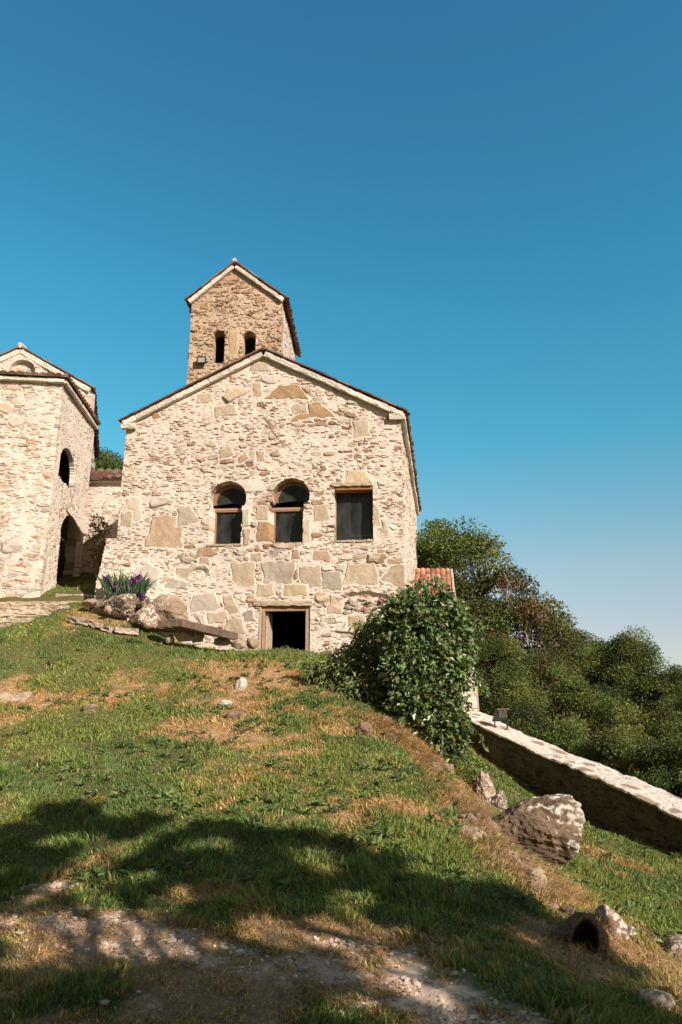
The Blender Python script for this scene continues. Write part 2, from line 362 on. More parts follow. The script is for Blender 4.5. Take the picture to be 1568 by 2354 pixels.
def wall(name, O, D, W, z0, z1, parent, s=.018, seed=1, thick=.5, keep=None, top=None, inset=None, du=None, ext=(0, 0), **kw):
    """rubble wall in the vertical plane through O along D (2D unit), outward normal = (D.y,-D.x)"""
    nu = max(2, int((W+ext[0]+ext[1])/s)+1); nv = max(2, int((z1-z0)/s)+1)
    u = np.linspace(-ext[0], W+ext[1], nu); v = np.linspace(z0, z1, nv); U, Vv = np.meshgrid(u, v)
    if top is not None:                          # slide the rows so that the top follows the gable
        T = top(U); Vv = z0+(Vv-z0)/(z1-z0)*(T-z0)
    h, c = masonry(U, Vv, seed, **kw)
    nrm = np.array([D[1], -D[0], 0])
    edge = .02*(fbm(Vv*5, U*0, seed+90, 3)-.5)*2
    wob = ss(.12, 0, U+ext[0])-ss(.12, 0, W+ext[1]-U)
    UU = U+edge*wob
    bulge = .035*(fbm(U*.6, Vv*.6, seed+91, 2)-.5)*2
    Pf = np.stack([O[0]+D[0]*UU, O[1]+D[1]*UU, Vv], -1)+nrm*(h+bulge)[..., None]
    if inset is not None: Pf = Pf+nrm*inset(U, Vv)[..., None]
    Ub = UU+(du(U, Vv) if du is not None else 0)
    Pb = np.stack([O[0]+D[0]*Ub, O[1]+D[1]*Ub, Vv], -1)-nrm*thick
    K = np.ones((nv-1, nu-1), bool)
    if keep is not None:
        uc = (U[:-1, :-1]+U[1:, 1:])/2; vc = (Vv[:-1, :-1]+Vv[1:, 1:])/2; K = keep(uc, vc)
    return slab(name, Pf, Pb, K, c, M['stone'], parent)

def tile_roof(name, E0, E1, R0, R1, parent, per=.19, course=.34, amp=.032, seed=1, step=.016, thick=.025, res=8, tone=1.0):
    """barrel tiled slope: eave E0->E1, ridge R0->R1"""
    E0, E1, R0, R1 = [np.asarray(q, float) for q in (E0, E1, R0, R1)]
    Lw = np.linalg.norm(E1-E0); Ls = np.linalg.norm(R0-E0)
    nu = max(8, int(Lw/per*res)); nv = max(6, int(Ls/course*6))
    a = np.linspace(0, 1, nu)[None]; b = np.linspace(0, 1, nv)[:, None]; a, b = np.broadcast_arrays(a, b)
    Pp = (E0*(1-a[..., None])+E1*a[..., None])*(1-b[..., None])+(R0*(1-a[..., None])+R1*a[..., None])*b[..., None]
    n = np.cross(E1-E0, R0-E0); n /= np.linalg.norm(n)
    if n[2] < 0: n = -n
    x = a*Lw/per; y = b*Ls/course; ci = np.floor(x*1.0); cj = np.floor(y)
    jitx = (h2(ci, cj, seed)-.5)*.12
    hgt = np.abs(np.sin(pi*(x+jitx)))**.7*amp + (1-(y-cj))*step + (h2(ci, cj, seed+1)-.5)*.014
    base = np.array([(.33,.12,.065),(.27,.10,.06),(.38,.17,.10),(.22,.09,.06),(.42,.22,.14),(.30,.15,.10)])
    c = base[(h2(ci, cj, seed+2)*6).astype(int)]*(.8+.4*h2(ci, cj, seed+3))[..., None]
    c = c*tone*(np.array([.92, 1.15, 1.25]) if tone < 1 else 1); lich = ss(.55, .75, fbm(x*.9, y*1.5, seed+6, 3))[..., None]*.4
    c = mix(c, np.array([.25, .22, .18]), lich)
    Pf = Pp+n*hgt[..., None]; Pb = Pp-n*thick
    eo = (E0-R0)/Ls
    Pf[0] += eo*((h2(ci[0], ci[0]*0, seed+8)-.3)*.06)[:, None]
    return slab(name, Pf, Pb, np.ones((nv-1, nu-1), bool), c, M['tile'], parent, smooth=False)

def stone_bar(name, A, B, up, out, h, d, parent, seed=1, seg=.45, tint=(.64,.56,.47), mat=None, amp=.018):
    """a run of dressed stones from A to B: cross-section h along up, d along out"""
    A, B, up, out = [np.asarray(q, float) for q in (A, B, up, out)]
    Ln = np.linalg.norm(B-A); T = (B-A)/Ln; up = up/np.linalg.norm(up); out = out/np.linalg.norm(out)
    nu = max(6, int(Ln/.03)); nv = 24
    prof = [(0, 0), (0, 1), (1, 1), (1, 0)]
    tt = np.linspace(0, 4, nv+1)[:-1]; k = tt.astype(int) % 4; f = tt-tt.astype(int)
    q0 = np.array(prof)[k]; q1 = np.array(prof)[(k+1) % 4]; q = q0*(1-f[:, None])+q1*f[:, None]   # (out, up)
    cc = (q-.5); q = .5+cc*(1-.06*(np.abs(cc).min(1) > .35))[:, None]
    s = np.linspace(0, Ln, nu)
    S, K = np.meshgrid(s, np.arange(nv), indexing='ij')
    cell = np.floor(S/seg+.4*h2(np.floor(S/seg), S*0, seed)); fr = S/seg+.4*h2(np.floor(S/seg), S*0, seed)-cell
    sc = 1+.05*(h2(cell, cell*0, seed+3)-.5)*2
    gap = .012*ss(.06, 0, np.minimum(fr, 1-fr))
    o = q[K, 0]*d*sc; uu = q[K, 1]*h
    nz = amp*(fbm(S*7+seed, K*.9, seed, 3)-.5)*2
    nx_ = np.sign(q[K, 0]-.5)*(nz-gap); nu_ = np.sign(q[K, 1]-.5)*(nz-gap)*.7
    Pt = A+T*S[..., None]+out*(o+nx_)[..., None]+up*(uu+nu_)[..., None]
    c = np.array(tint)*(.8+.35*h2(cell, cell*0, seed+5))[..., None]*(.9+.2*fbm(S*9, K*1.0, seed+6, 2))[..., None]
    V = Pt.reshape(-1, 3); i = np.arange(nu-1)[:, None]*nv; j = np.arange(nv)[None]; j2 = (j+1) % nv
    F = np.stack([i+j, i+j2, i+nv+j2, i+nv+j], -1).reshape(-1, 4)
    caps = [np.stack([np.full(nv, nu*nv), (np.arange(nv)+1) % nv, np.arange(nv)], 1), np.stack([np.full(nv, nu*nv+1), (nu-1)*nv+np.arange(nv), (nu-1)*nv+(np.arange(nv)+1) % nv], 1)]
    V = np.vstack([V, Pt[0].mean(0), Pt[-1].mean(0)]); C = np.vstack([c.reshape(-1, 3), c[0, :1], c[-1, :1]])
    return mk(name, V, [F, np.vstack(caps)], mat or M['stone'], parent, C)

# ================================================================== THE STONE HALL
W2 = lambda p: np.array([p[0], p[1]])
def unit(v): v = np.asarray(v, float); return v/np.linalg.norm(v)
eL = P(285, 960, 18.65); eR = P(928, 938, 18.0)
FD = unit(W2(eR)-W2(eL)); FN = np.array([FD[1], -FD[0]])
hu = lambda px, py: plane_hit(px, py, W2(eL), FD)
uL = hu(291, 975)[0]; uR = hu(921, 950)[0]
HO = W2(eL)+FD*uL; HW = uR-uL                       # wall corner and width
def H(px, py):
    u, z = hu(px, py); return u-uL, z
SD = unit([.139, .99]); HL = 9.6
HR = HO+FD*HW
def apex_line():
    a = H(608, 806)
    l = H(285, 968); r = H(928, 946)
    return a, l, r
(ap_u, ap_z), (el_u, el_z), (er_u, er_z) = apex_line()
def hall_top(u):
    return np.where(u < ap_u, el_z+(u-el_u)/(ap_u-el_u)*(ap_z-el_z), ap_z+(u-ap_u)/(er_u-ap_u)*(er_z-ap_z))-.10
hall = empty('stone_hall'); tag(hall, 'large rubble stone hall in the middle with a low gable, three windows and cellar door', 'stone hall')

# openings (u0,u1,z0,z1) plus arches, all read in wall coordinates
def rect(x0, y0, x1, y1):
    a = H(x0, y1); b = H(x1, y0); return a[0], b[0], a[1], b[1]
W1l = rect(478, 1165, 557, 1251); W2l = rect(617, 1163, 698, 1249); W3 = rect(768, 1117, 857, 1242); DR = rect(592, 1392, 714, 1530)
c1 = H(524.5, 1146); r1 = H(566, 1146)[0]-c1[0]; c2 = H(669, 1140); r2 = H(711.5, 1140)[0]-c2[0]
def in_win(u, v, g=0):
    m = np.zeros(u.shape, bool)
    for (a, b, c, d), ex in ((W1l, .14), (W2l, .14), (W3, .02)): m |= (u > a-g) & (u < b+g) & (v > c-g) & (v < d+ex+g)
    for (cc, r) in ((c1, r1), (c2, r2)):
        m |= (np.hypot(u-cc[0], v-cc[1]) < r+g) & (v > cc[1]-.20)
        m |= (np.abs(u-cc[0]) < r*.97+g) & (v > cc[1]-.16-g) & (v < cc[1])
    return m
def hall_keep(u, v):
    j = .018*(fbm(u*9, v*9, 401, 3)-.5)*2
    m = in_win(u+j, v+j*.8)
    m |= (u > DR[0]) & (u < DR[1]) & (v < DR[3])
    zl = H(250, 1238)[1]
    ul = np.where(v > zl, -5*0+0.0, -.30-.05*(zl-v))+.05*(fbm(v*3, v*0, 402, 3)-.5)*2*(v < zl)
    ul = ul-np.where(v > zl, .02, 0)
    bot = (u < -.0) & (v > zl)
    return ~m & (u > ul-.0) & ~bot
def hall_du(u, v):                                   # splayed left reveals
    r = np.zeros_like(u)
    for (a, b, c, d), cc, rr in ((W1l, c1, r1), (W2l, c2, r2)):
        r += np.where((np.abs(u-a) < .035) & (v < d+.02) & (v > c-.03), .10, 0)
    return r
def sst(px, py, w, h, top=.0, rot=0, rgb=(.40, .29, .17), off=.012):
    u, z = H(px, py); s = 1/92.0
    return (u, z, w*s/2, h*s/2, top, rot, tuple(mix(np.array(rgb)*np.array([1, 1, 1.05]), np.array([.50, .42, .335]), 0 if rgb == (.36, .225, .115) else .25)), off)
T1, T2, T3, T4 = (.36,.225,.115), (.41,.305,.19), (.37,.31,.23), (.45,.35,.24)
HS = [sst(660,902,84,42,.45,0,T1,.016),sst(720,945,78,42,.55,.05,T1,.014),sst(592,898,24,40,.1,0,T2),sst(380,1222,82,78,.18,-.05,(.43,.28,.16),.016),sst(428,1185,44,46,.3,.3,T3),
      sst(305,1170,44,60,.1,0,(.58,.47,.35)),sst(292,1195,30,40,0,0,T2),sst(640,1322,76,66,-.12,0,T3),sst(560,1322,54,62,-.1,.1,T2),sst(830,1320,76,50,.15,0,(.46,.36,.23),.014),sst(760,1335,54,44,.1,0,(.30,.27,.19)),
      sst(715,1328,50,52,-.1,.1,(.38,.29,.18)),sst(915,1322,56,52,.25,-.5,(.37,.26,.17)),sst(470,1385,68,44,.25,.1,(.42,.36,.27)),sst(395,1403,80,46,.35,-.1,(.43,.34,.24),.03),sst(530,1390,30,46,.2,.3,T2),
      sst(500,1420,48,26,0,0,T4),sst(570,1418,34,26,.4,.1,(.26,.19,.15)),sst(630,1417,62,24,0,0,(.42,.28,.14)),sst(610,1355,42,30,.1,0,(.46,.36,.22)),sst(680,1357,60,28,0,0,(.48,.36,.18)),
      sst(772,1390,32,44,.1,-.15,(.46,.32,.22),.016),sst(820,1096,60,34,.15,0,(.56,.41,.23)),sst(857,1120,24,44,.3,0,(.58,.52,.43)),sst(830,985,40,44,.1,.1,T4),sst(608,1222,38,50,.1,0,T1),sst(603,1180,30,40,.1,0,T4),
      sst(565,1195,20,60,.0,.05,(.50,.40,.29),.03),sst(568,1235,18,44,.0,-.05,T2,.03),sst(705,1220,22,60,-.1,0,(.52,.42,.31),.02),sst(740,1180,38,40,.1,.1,T2),sst(880,1215,26,50,.1,0,T4),sst(690,940,40,24,0,0,T4),
      sst(840,1380,40,16,0,0,T4,.03),sst(520,945,60,30,0,.1,T4),sst(470,915,40,26,.1,0,(.47,.35,.22)),sst(600,845,56,24,.2,0,T4),sst(360,955,26,20,.2,.3,T1),sst(820,1430,40,30,.1,.1,T2),
      sst(560,1055,30,14,.2,.3,(.40,.20,.10)),sst(600,1050,24,28,0,0,T2),sst(520,1040,36,24,.1,.3,T2),sst(345,1320,60,46,.4,-.6,(.50,.42,.33),.03),sst(860,1185,28,60,.2,.1,T4),sst(680,1275,20,26,.2,.1,(.38,.20,.12)),sst(740,1278,40,26,.1,0,(.36,.21,.13)),
      sst(590,1280,30,22,.1,0,T2),sst(540,1440,46,40,.1,.1,T4),sst(470,1290,30,18,0,0,T2),sst(910,1290,40,16,0,.2,(.40,.26,.17))]
def hall_inset(u, v):
    c = H(838, 1385)                                 # broken patch with loose stones under the square window
    q = np.hypot((u-c[0])/.75, (v-c[1]-.02)/.24)
    r = -.10*ss(1.1, .8, q+.25*(fbm(u*6, v*9, 410, 3)-.5))
    fl = H(300, 1300)[1]
    r += .28*ss(fl+.6, fl-1.2, v)*ss(2.2, 0, u)       # the foot of the wall leans out at the left
    return r
zb = 2.3
wall('front_wall', HO, FD, HW, zb, float(ap_z), hall, s=.0175, seed=3, thick=.42, keep=hall_keep, top=hall_top, inset=hall_inset, du=hall_du, ext=(.55, 0),
     mort=.45, rough=1.12, thin=(.20, .046), mid=(.27, .12), big=(.6, .33), pm=.36, pb=.08,
     arches=((c1[0], c1[1], r1, .20, c1[1]-.1), (c2[0], c2[1], r2, .20, c2[1]-.1)), stones=HS)
wall('side_wall', HR+SD*.1, SD, HL-.1, zb, float(er_z)-.10, hall, s=.035, seed=4, thick=.42, mort=.5)
BLc = HO+SD*HL
wall('side_wall', BLc, -SD, HL-.1, zb, float(el_z)-.10, hall, s=.05, seed=5, thick=.42)
BRc = HR+SD*HL
wall('rear_wall', BRc, -FD, HW, zb, float(ap_z), hall, s=.07, seed=6, thick=.42, top=lambda u: hall_top(HW-u))
# roof
def hp(u, z, out=0, back=0):
    p = HO+FD*u+FN*out+SD*back; return np.array([p[0], p[1], z])
oh = .17
rA0 = hp(ap_u, ap_z+.02, oh); rA1 = hp(ap_u, ap_z+.02, -.1, HL+.1)
lE0 = hp(el_u-.10, el_z-.035, oh); lE1 = hp(el_u-.10, el_z-.035, -.1, HL+.1)
rE0 = hp(er_u+.10, er_z-.035, oh); rE1 = hp(er_u+.10, er_z-.035, -.1, HL+.1)
tile_roof('roof', rE0, rE1, rA0, rA1, hall, seed=11, tone=.6)
tile_roof('roof', lE0, lE1, rA0, rA1, hall, seed=12, tone=.6)
rd = MB()
for k in range(24):
    a = rA0+(rA1-rA0)*k/24; b = rA0+(rA1-rA0)*(k+1.06)/24
    rd.tube([a+[0, 0, -.02], b+[0, 0, -.01]], [.055, .065], 8, (.20+.06*random.random(), .09, .06))
rd.build('ridge_tiles', M['tile'], hall)
upL = np.array([-FD[0]*(ap_z-el_z), -FD[1]*(ap_z-el_z), (ap_u-el_u)]); upR = np.array([FD[0]*(ap_z-er_z), FD[1]*(ap_z-er_z), (er_u-ap_u)])
fn3 = np.array([FN[0], FN[1], 0])
cA = hp(ap_u, ap_z-.05, .0)
stone_bar('cornice', hp(el_u, el_z-.05, 0)-unit(upL)*.15, cA-[0, 0, .17], upL, fn3, .145, .13, hall, 21, .55)
stone_bar('cornice', cA-[0, 0, .17], hp(er_u, er_z-.05, 0)-unit(upR)*.15, upR, fn3, .145, .13, hall, 22, .55)
stone_bar('kneeler', hp(el_u-.02, el_z-.26, 0), hp(el_u+.36, el_z-.26, 0), [0, 0, 1], fn3, .16, .12, hall, 23, .6)
stone_bar('kneeler', hp(er_u-.38, er_z-.25, 0), hp(er_u+.03, er_z-.25, 0), [0, 0, 1], fn3, .16, .12, hall, 24, .6)
sd3 = np.array([SD[0], SD[1], 0]); sn3 = np.array([SD[1], -SD[0], 0])
stone_bar('eaves_cornice', hp(HW, er_z-.24, 0), hp(HW, er_z-.24, 0, HL), [0, 0, 1], sn3, .14, .12, hall, 25, .6)
# windows
def wframe(name, lo, cc=None, rr=None, y=.30, lab=None):
    """timber window set back in its opening; lo = lower rectangle, cc/rr = arch head"""
    a, b, c, d = lo; a = a+.115 if cc is not None else a+.03; t = .055
    wc = (.30, .165, .09)
    f = MB(); o3 = np.array([*HO, 0.]); d3 = np.array([FD[0], FD[1], 0]); z3 = np.array([0, 0, 1.])
    def bx(u0, u1, z0, z1, y0=y, y1=y+.06, c=wc, m=f): m.obox(o3+d3*u0-fn3*y1+z3*z0, d3*(u1-u0), fn3*(y1-y0), z3*(z1-z0), c)
    bx(a-.06, a, c-.02, d); bx(b-.03, b+.06, c-.02, d); bx(a, b-.03, c-.04, c+.02)
    f.build('frame', M['wood'], None)
    fo = bpy.context.scene.collection.objects[-1]; fo.name = 'window'
    if cc is not None:
        g = MB(); bx(cc[0]-rr-.05, cc[0]+rr+.05, d-.055, d+.045, y-.03, y+.075, (.36, .20, .11), g); bx(cc[0]-rr-.05, cc[0]+rr+.05, d-.02, d+.0, y-.045, y-.03, (.42, .25, .15), g)
        g.build('transom', M['wood'], fo)
        # arch: ring between the opening and the glass
        n = 28; th = np.linspace(-.15, pi+.15, n); ri = rr*.86; ro = rr*1.12; h = MB()
        pts = []
        for q in th:
            for r_, yy in ((ro, y), (ri, y), (ri, y+.06), (ro, y+.06)):
                pts.append(o3+d3*(cc[0]+.03+r_*cos(q))+z3*(cc[1]-.03+r_*sin(q))-fn3*yy)
        F = []
        for i in range(n-1):
            for k in range(4): F.append([i*4+k, i*4+(k+1) % 4, i*4+4+(k+1) % 4, i*4+4+k])
        h.add(pts, F, (.24, .14, .085)); h.build('arch_frame', M['wood'], fo)
        gp = [o3+d3*(cc[0]+.03+ri*1.03*cos(q))+z3*(cc[1]-.03+ri*1.03*sin(q))-fn3*(y+.035) for q in th]
        ctr = o3+d3*(cc[0]+.03)+z3*(cc[1]-.04)-fn3*(y+.035)
        mk('pane', np.array(gp+[ctr]), np.array([[i, i+1, n] for i in range(n-1)]), M['glass'], fo)
    gl = MB(); e = d-.05 if cc is not None else d+.03
    mk('pane', np.array([o3+d3*(a-.01)+z3*(c)-fn3*(y+.03), o3+d3*(b+.0)+z3*c-fn3*(y+.03), o3+d3*(b+.0)+z3*e-fn3*(y+.03), o3+d3*(a-.01)+z3*e-fn3*(y+.03)]), np.array([[0, 1, 2, 3]]), M['glass'], fo)
    fo.parent = hall
    return fo
wframe('w', W1l, c1, r1); wframe('w', W2l, c2, r2)
w3 = wframe('w', W3)
lm = MB(); o3 = np.array([*HO, 0.]); d3 = np.array([FD[0], FD[1], 0]); z3 = np.array([0, 0, 1.])
lm.obox(o3+d3*(W3[0]-.02)-fn3*.3+z3*(W3[3]-.085), d3*(W3[1]-W3[0]+.04), fn3*.29, z3*.08, (.27, .13, .06))
lm.build('lintel', M['wood'], hall)
stone_bar('lintel', np.array([*(HO+FD*(W3[0]-.06)), W3[3]+.0])-fn3*.1, np.array([*(HO+FD*(W3[1]-.02)), W3[3]+.0])-fn3*.1, [0, 0, 1], fn3, .10, .145, hall, 31, 1.2, (.50, .40, .29))
stone_bar('lintel', np.array([*(HO+FD*(DR[0]-.14)), DR[3]+.0])-fn3*.1, np.array([*(HO+FD*(DR[1]+.04)), DR[3]-.01])-fn3*.1, [0, 0, 1], fn3, .12, .15, hall, 32, 2, (.46, .37, .27))
for (a, b, c, d) in (W1l, W2l, W3):
    stone_bar('sill', np.array([*(HO+FD*(a-.02)), c-.06])-fn3*.35, np.array([*(HO+FD*(b+.02)), c-.06])-fn3*.35, [0, 0, 1], fn3, .055, .375, hall, 33, .35, (.42, .31, .22))
# door frame of the cellar
df = MB(); pw = (.36, .25, .17)
def dbx(u0, u1, z0, z1, y0, y1, c=pw, m=df): m.obox(o3+d3*u0-fn3*y1+z3*z0, d3*(u1-u0), fn3*(y1-y0), z3*(z1-z0), c)
dbx(DR[0]+.03, DR[0]+.14, zb, DR[3]-.01, .03, .17); dbx(DR[1]-.12, DR[1]-.02, zb, DR[3]-.01, .03, .17); dbx(DR[0]+.14, DR[1]-.12, DR[3]-.12, DR[3]-.01, .04, .17, (.33, .20, .13))
dbx(DR[0]+.01, DR[0]+.05, zb, DR[3]-.02, .0, .05, (.46, .34, .24)); dbx(DR[0]+.075, DR[0]+.09, zb, DR[3]-.15, .022, .03, (.18, .12, .08))
dfo = df.build('door_frame', M['wood'], hall)
dl = MB()                                            # boarded door leaf standing open against the left jamb
dl.obox(o3+d3*(DR[0]+.15)-fn3*.17+z3*(zb), d3*.045, -fn3*.45+d3*.04, z3*(DR[3]-.14-zb), (.42, .32, .23)); dl.build('door', M['wood'], hall)
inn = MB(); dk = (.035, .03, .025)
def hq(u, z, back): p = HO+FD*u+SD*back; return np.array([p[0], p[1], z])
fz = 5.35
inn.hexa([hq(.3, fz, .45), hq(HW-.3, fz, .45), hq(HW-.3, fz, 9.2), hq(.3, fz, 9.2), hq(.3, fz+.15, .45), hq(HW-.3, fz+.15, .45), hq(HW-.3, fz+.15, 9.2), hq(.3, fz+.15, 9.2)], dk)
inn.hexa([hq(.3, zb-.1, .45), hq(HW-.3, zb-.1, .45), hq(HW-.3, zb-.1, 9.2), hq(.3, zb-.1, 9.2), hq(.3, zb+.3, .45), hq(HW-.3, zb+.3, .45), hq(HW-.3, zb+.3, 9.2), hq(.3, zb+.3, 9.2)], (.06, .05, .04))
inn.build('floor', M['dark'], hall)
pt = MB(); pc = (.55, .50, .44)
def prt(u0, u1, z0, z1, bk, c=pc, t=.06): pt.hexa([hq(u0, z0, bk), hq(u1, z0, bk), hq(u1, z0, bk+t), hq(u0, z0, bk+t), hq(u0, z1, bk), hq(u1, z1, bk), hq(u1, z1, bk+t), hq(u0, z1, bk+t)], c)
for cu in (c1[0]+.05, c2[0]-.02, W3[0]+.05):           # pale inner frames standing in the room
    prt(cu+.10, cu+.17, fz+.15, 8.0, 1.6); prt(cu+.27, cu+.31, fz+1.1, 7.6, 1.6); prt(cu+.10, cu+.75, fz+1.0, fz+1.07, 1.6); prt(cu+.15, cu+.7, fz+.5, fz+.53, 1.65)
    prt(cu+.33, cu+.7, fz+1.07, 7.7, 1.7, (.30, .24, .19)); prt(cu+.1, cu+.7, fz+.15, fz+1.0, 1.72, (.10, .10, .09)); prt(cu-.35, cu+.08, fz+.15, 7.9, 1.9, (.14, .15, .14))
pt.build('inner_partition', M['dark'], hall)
settle(hall, (float(HO[0]+HW/2*FD[0]), float(HO[1]), 2.9))

# ================================================================== THE BELL TOWER
TY = 22.0
tl = P(441, 690, TY+.05); tr = P(649, 690, TY-.05)
TD = unit(W2(tr)-W2(tl)); TN = np.array([TD[1], -TD[0]]); TW = float(np.dot(W2(tr)-W2(tl), TD)); TO = W2(tl)
t_u = lambda px, py: plane_hit(px, py, TO, TD)
ta = t_u(541, 607); te_l = t_u(432, 690); te_r = t_u(655, 686)
TSD = unit([.05, 1]); TL = 3.9
tower = empty('bell_tower'); tag(tower, 'brown stone bell tower with two narrow arched openings rising behind the hall gable', 'bell tower')
def t_top(u): return np.where(u < ta[0], te_l[1]+(u-te_l[0])/(ta[0]-te_l[0])*(ta[1]-te_l[1]), ta[1]+(u-ta[0])/(te_r[0]-ta[0])*(te_r[1]-ta[1]))-.10
def trc(x0, y0, x1, y1): a = t_u(x0, y1); b = t_u(x1, y0); return a[0], b[0], a[1], b[1]
TWs = [trc(488, 772, 518, 835), trc(557, 775, 588, 838)]
def t_keep(u, v):
    j = .02*(fbm(u*8, v*8, 501, 3)-.5)*2; m = np.zeros(u.shape, bool)
    for a, b, c, d in TWs:
        r = (b-a)/2; m |= (u+j > a) & (u+j < b) & (v > c) & (v < d); m |= np.hypot(u+j-(a+b)/2, (v-d)*.9) < r*1.02
    return ~m
TC = [(a+b)/2 for a, b, c, d in TWs]
bt = t_u(560, 1000)[1]
def tst(px, py, w, h, rgb, off=.015): u, z = t_u(px, py); return (u, z, w/75/2, h/75/2, 0, 0, rgb, off)
wall('front_wall', TO, TD, TW, 8.0, float(ta[1]), tower, s=.02, seed=7, thick=.45, keep=t_keep, top=t_top, mort=.30, thin=(.20, .055), mid=(.3, .10), big=(.5, .22), pm=.30, pb=.06, dark=np.array([.80, .70, .60]), rough=1.3,
     arches=tuple(((a+b)/2, d, (b-a)/2, .24, d-.05) for a, b, c, d in TWs),
     stones=[tst(483, 688, 26, 12, (.62, .55, .45)), tst(538, 790, 24, 70, (.55, .45, .34), .004), tst(560, 770, 6, 9, (.38, .24, .14)), tst(470, 707, 22, 12, (.44, .32, .19)), tst(600, 690, 30, 16, (.40, .31, .21)), tst(640, 760, 10, 8, (.36, .18, .1))])
TR = TO+TD*TW
wall('side_wall', TR+TSD*.1, TSD, TL-.1, 8.0, float(te_r[1])-.10, tower, s=.03, seed=8, thick=.45, mort=.5, dark=.95)
wall('side_wall', TO+TSD*TL, -TSD, TL-.1, 8.0, float(te_l[1])-.10, tower, s=.05, seed=9, thick=.45, dark=.9)
wall('rear_wall', TR+TSD*TL, -TD, TW, 8.0, float(ta[1]), tower, s=.05, seed=10, thick=.45, top=lambda u: t_top(TW-u), dark=.9)
fm = MB(); q = [TO, TR, TR+TSD*TL, TO+TSD*TL]
fm.hexa([(*(p), 10.6) for p in q]+[(*(p), 10.75) for p in q], dk); fm.build('floor', M['dark'], tower)
def tp(u, z, out=0, back=0): p = TO+TD*u+TN*out+TSD*back; return np.array([p[0], p[1], z])
tA0 = tp(ta[0], ta[1]+.02, .17); tA1 = tp(ta[0], ta[1]+.02, -.1, TL+.1)
tile_roof('roof', tp(te_r[0]+.10, te_r[1]-.06, .17), tp(te_r[0]+.10, te_r[1]-.06, -.1, TL+.1), tA0, tA1, tower, seed=13, amp=.05, tone=.6)
tile_roof('roof', tp(te_l[0]-.06, te_l[1]-.05, .17), tp(te_l[0]-.06, te_l[1]-.05, -.1, TL+.1), tA0, tA1, tower, seed=14, amp=.05, tone=.7)
rd = MB()
for k in range(10):
    a = tA0+(tA1-tA0)*k/10; b = tA0+(tA1-tA0)*(k+1.06)/10; rd.tube([a+[0, 0, .03], b+[0, 0, .045]], [.08, .095], 8, (.50, .42, .36) if k == 0 else (.36, .16, .1))
rd.build('ridge_tiles', M['tile'], tower)
tn3 = np.array([TN[0], TN[1], 0]); tup = lambda s, e: np.array([s*TD[0]*(ta[1]-e[1]), s*TD[1]*(ta[1]-e[1]), abs(ta[0]-e[0])])
uL_, uR_ = tup(-1, te_l), tup(1, te_r); cT = tp(ta[0], ta[1]-.05)
stone_bar('cornice', tp(te_l[0]+.02, te_l[1]-.06)-unit(uL_)*.14, cT-[0, 0, .165], uL_, tn3, .135, .13, tower, 41, .5)
stone_bar('cornice', cT-[0, 0, .165], tp(te_r[0], te_r[1]-.06)-unit(uR_)*.14, uR_, tn3, .135, .13, tower, 42, .5)
settle(tower, (float(TO[0]+TW/2), TY+TL/2, 8.0))
# floodlight bolted on the tower
fl = empty('floodlight'); tag(fl, 'small black square floodlight on the tower wall beside the left arched opening', 'floodlight')
u0, z0 = t_u(465, 832); c0 = tp(u0, z0, .06); td3 = np.array([TD[0], TD[1], 0])
b = MB(); b.obox(c0-td3*.14-z3*.11, td3*.28, tn3*.09, z3*.22, (.02, .02, .02)); b.obox(c0-td3*.15-z3*.12+tn3*.085, td3*.30, tn3*.012, z3*.03, (.03, .03, .03)); b.obox(c0-td3*.15+z3*.09+tn3*.085, td3*.30, tn3*.012, z3*.03, (.03, .03, .03))
b.obox(c0-td3*.15-z3*.09+tn3*.085, td3*.03, tn3*.012, z3*.18, (.03, .03, .03)); b.obox(c0+td3*.12-z3*.09+tn3*.085, td3*.03, tn3*.012, z3*.18, (.03, .03, .03)); b.build('housing', M['metal'], fl)
b = MB(); b.obox(c0-td3*.11-z3*.08+tn3*.08, td3*.22, tn3*.012, z3*.16, (.33, .33, .30)); b.build('lens', M['metal'], fl)
b = MB(); b.tube([c0-td3*.16-tn3*.08, c0-td3*.17+tn3*.03], .012); b.tube([c0+td3*.16-tn3*.08, c0+td3*.17+tn3*.03], .012); b.obox(c0-td3*.17-tn3*.06-z3*.02, td3*.34, tn3*.012, z3*.04, (.03, .03, .03)); b.build('bracket', M['metal'], fl)
settle(fl, tuple(c0-z3*.12))
sc_ = MB(); st = tp(t_u(452, 868)[0], t_u(452, 868)[1], -.02)
rs = st

# ================================================================== THE CHAPEL AT THE LEFT
ch = empty('stone_chapel'); tag(ch, 'pale stone chapel at the left edge with low tiled apse and arched side openings', 'chapel')
C0 = W2(P(146, 872, 19.5)); zE = float(P(146, 872, 19.5)[2])
LD = unit([1.78, .22]); FLn = 4.6; CS = C0-LD*FLn
C1 = W2(P(218, 980, 22.95)); CSD = unit(C1-C0); CSL = float(np.linalg.norm(C1-C0))
wall('front_wall', CS, LD, FLn, 3.6, zE-.12, ch, s=.02, seed=51, thick=.5, mort=.55, thin=(.24, .07), mid=(.34, .13), pm=.55, pb=.08, rough=.9)
c_u = lambda px, py: plane_hit(px, py, C0, CSD)
up0, up1 = c_u(135, 1075), c_u(175, 1075); ut = c_u(158, 1031)[1]; ub = c_u(150, 1112)[1]
lo0, lo1 = c_u(133, 1290)[0], c_u(183, 1290)[0]; lt = c_u(168, 1188); lb = c_u(150, 1362)[1]
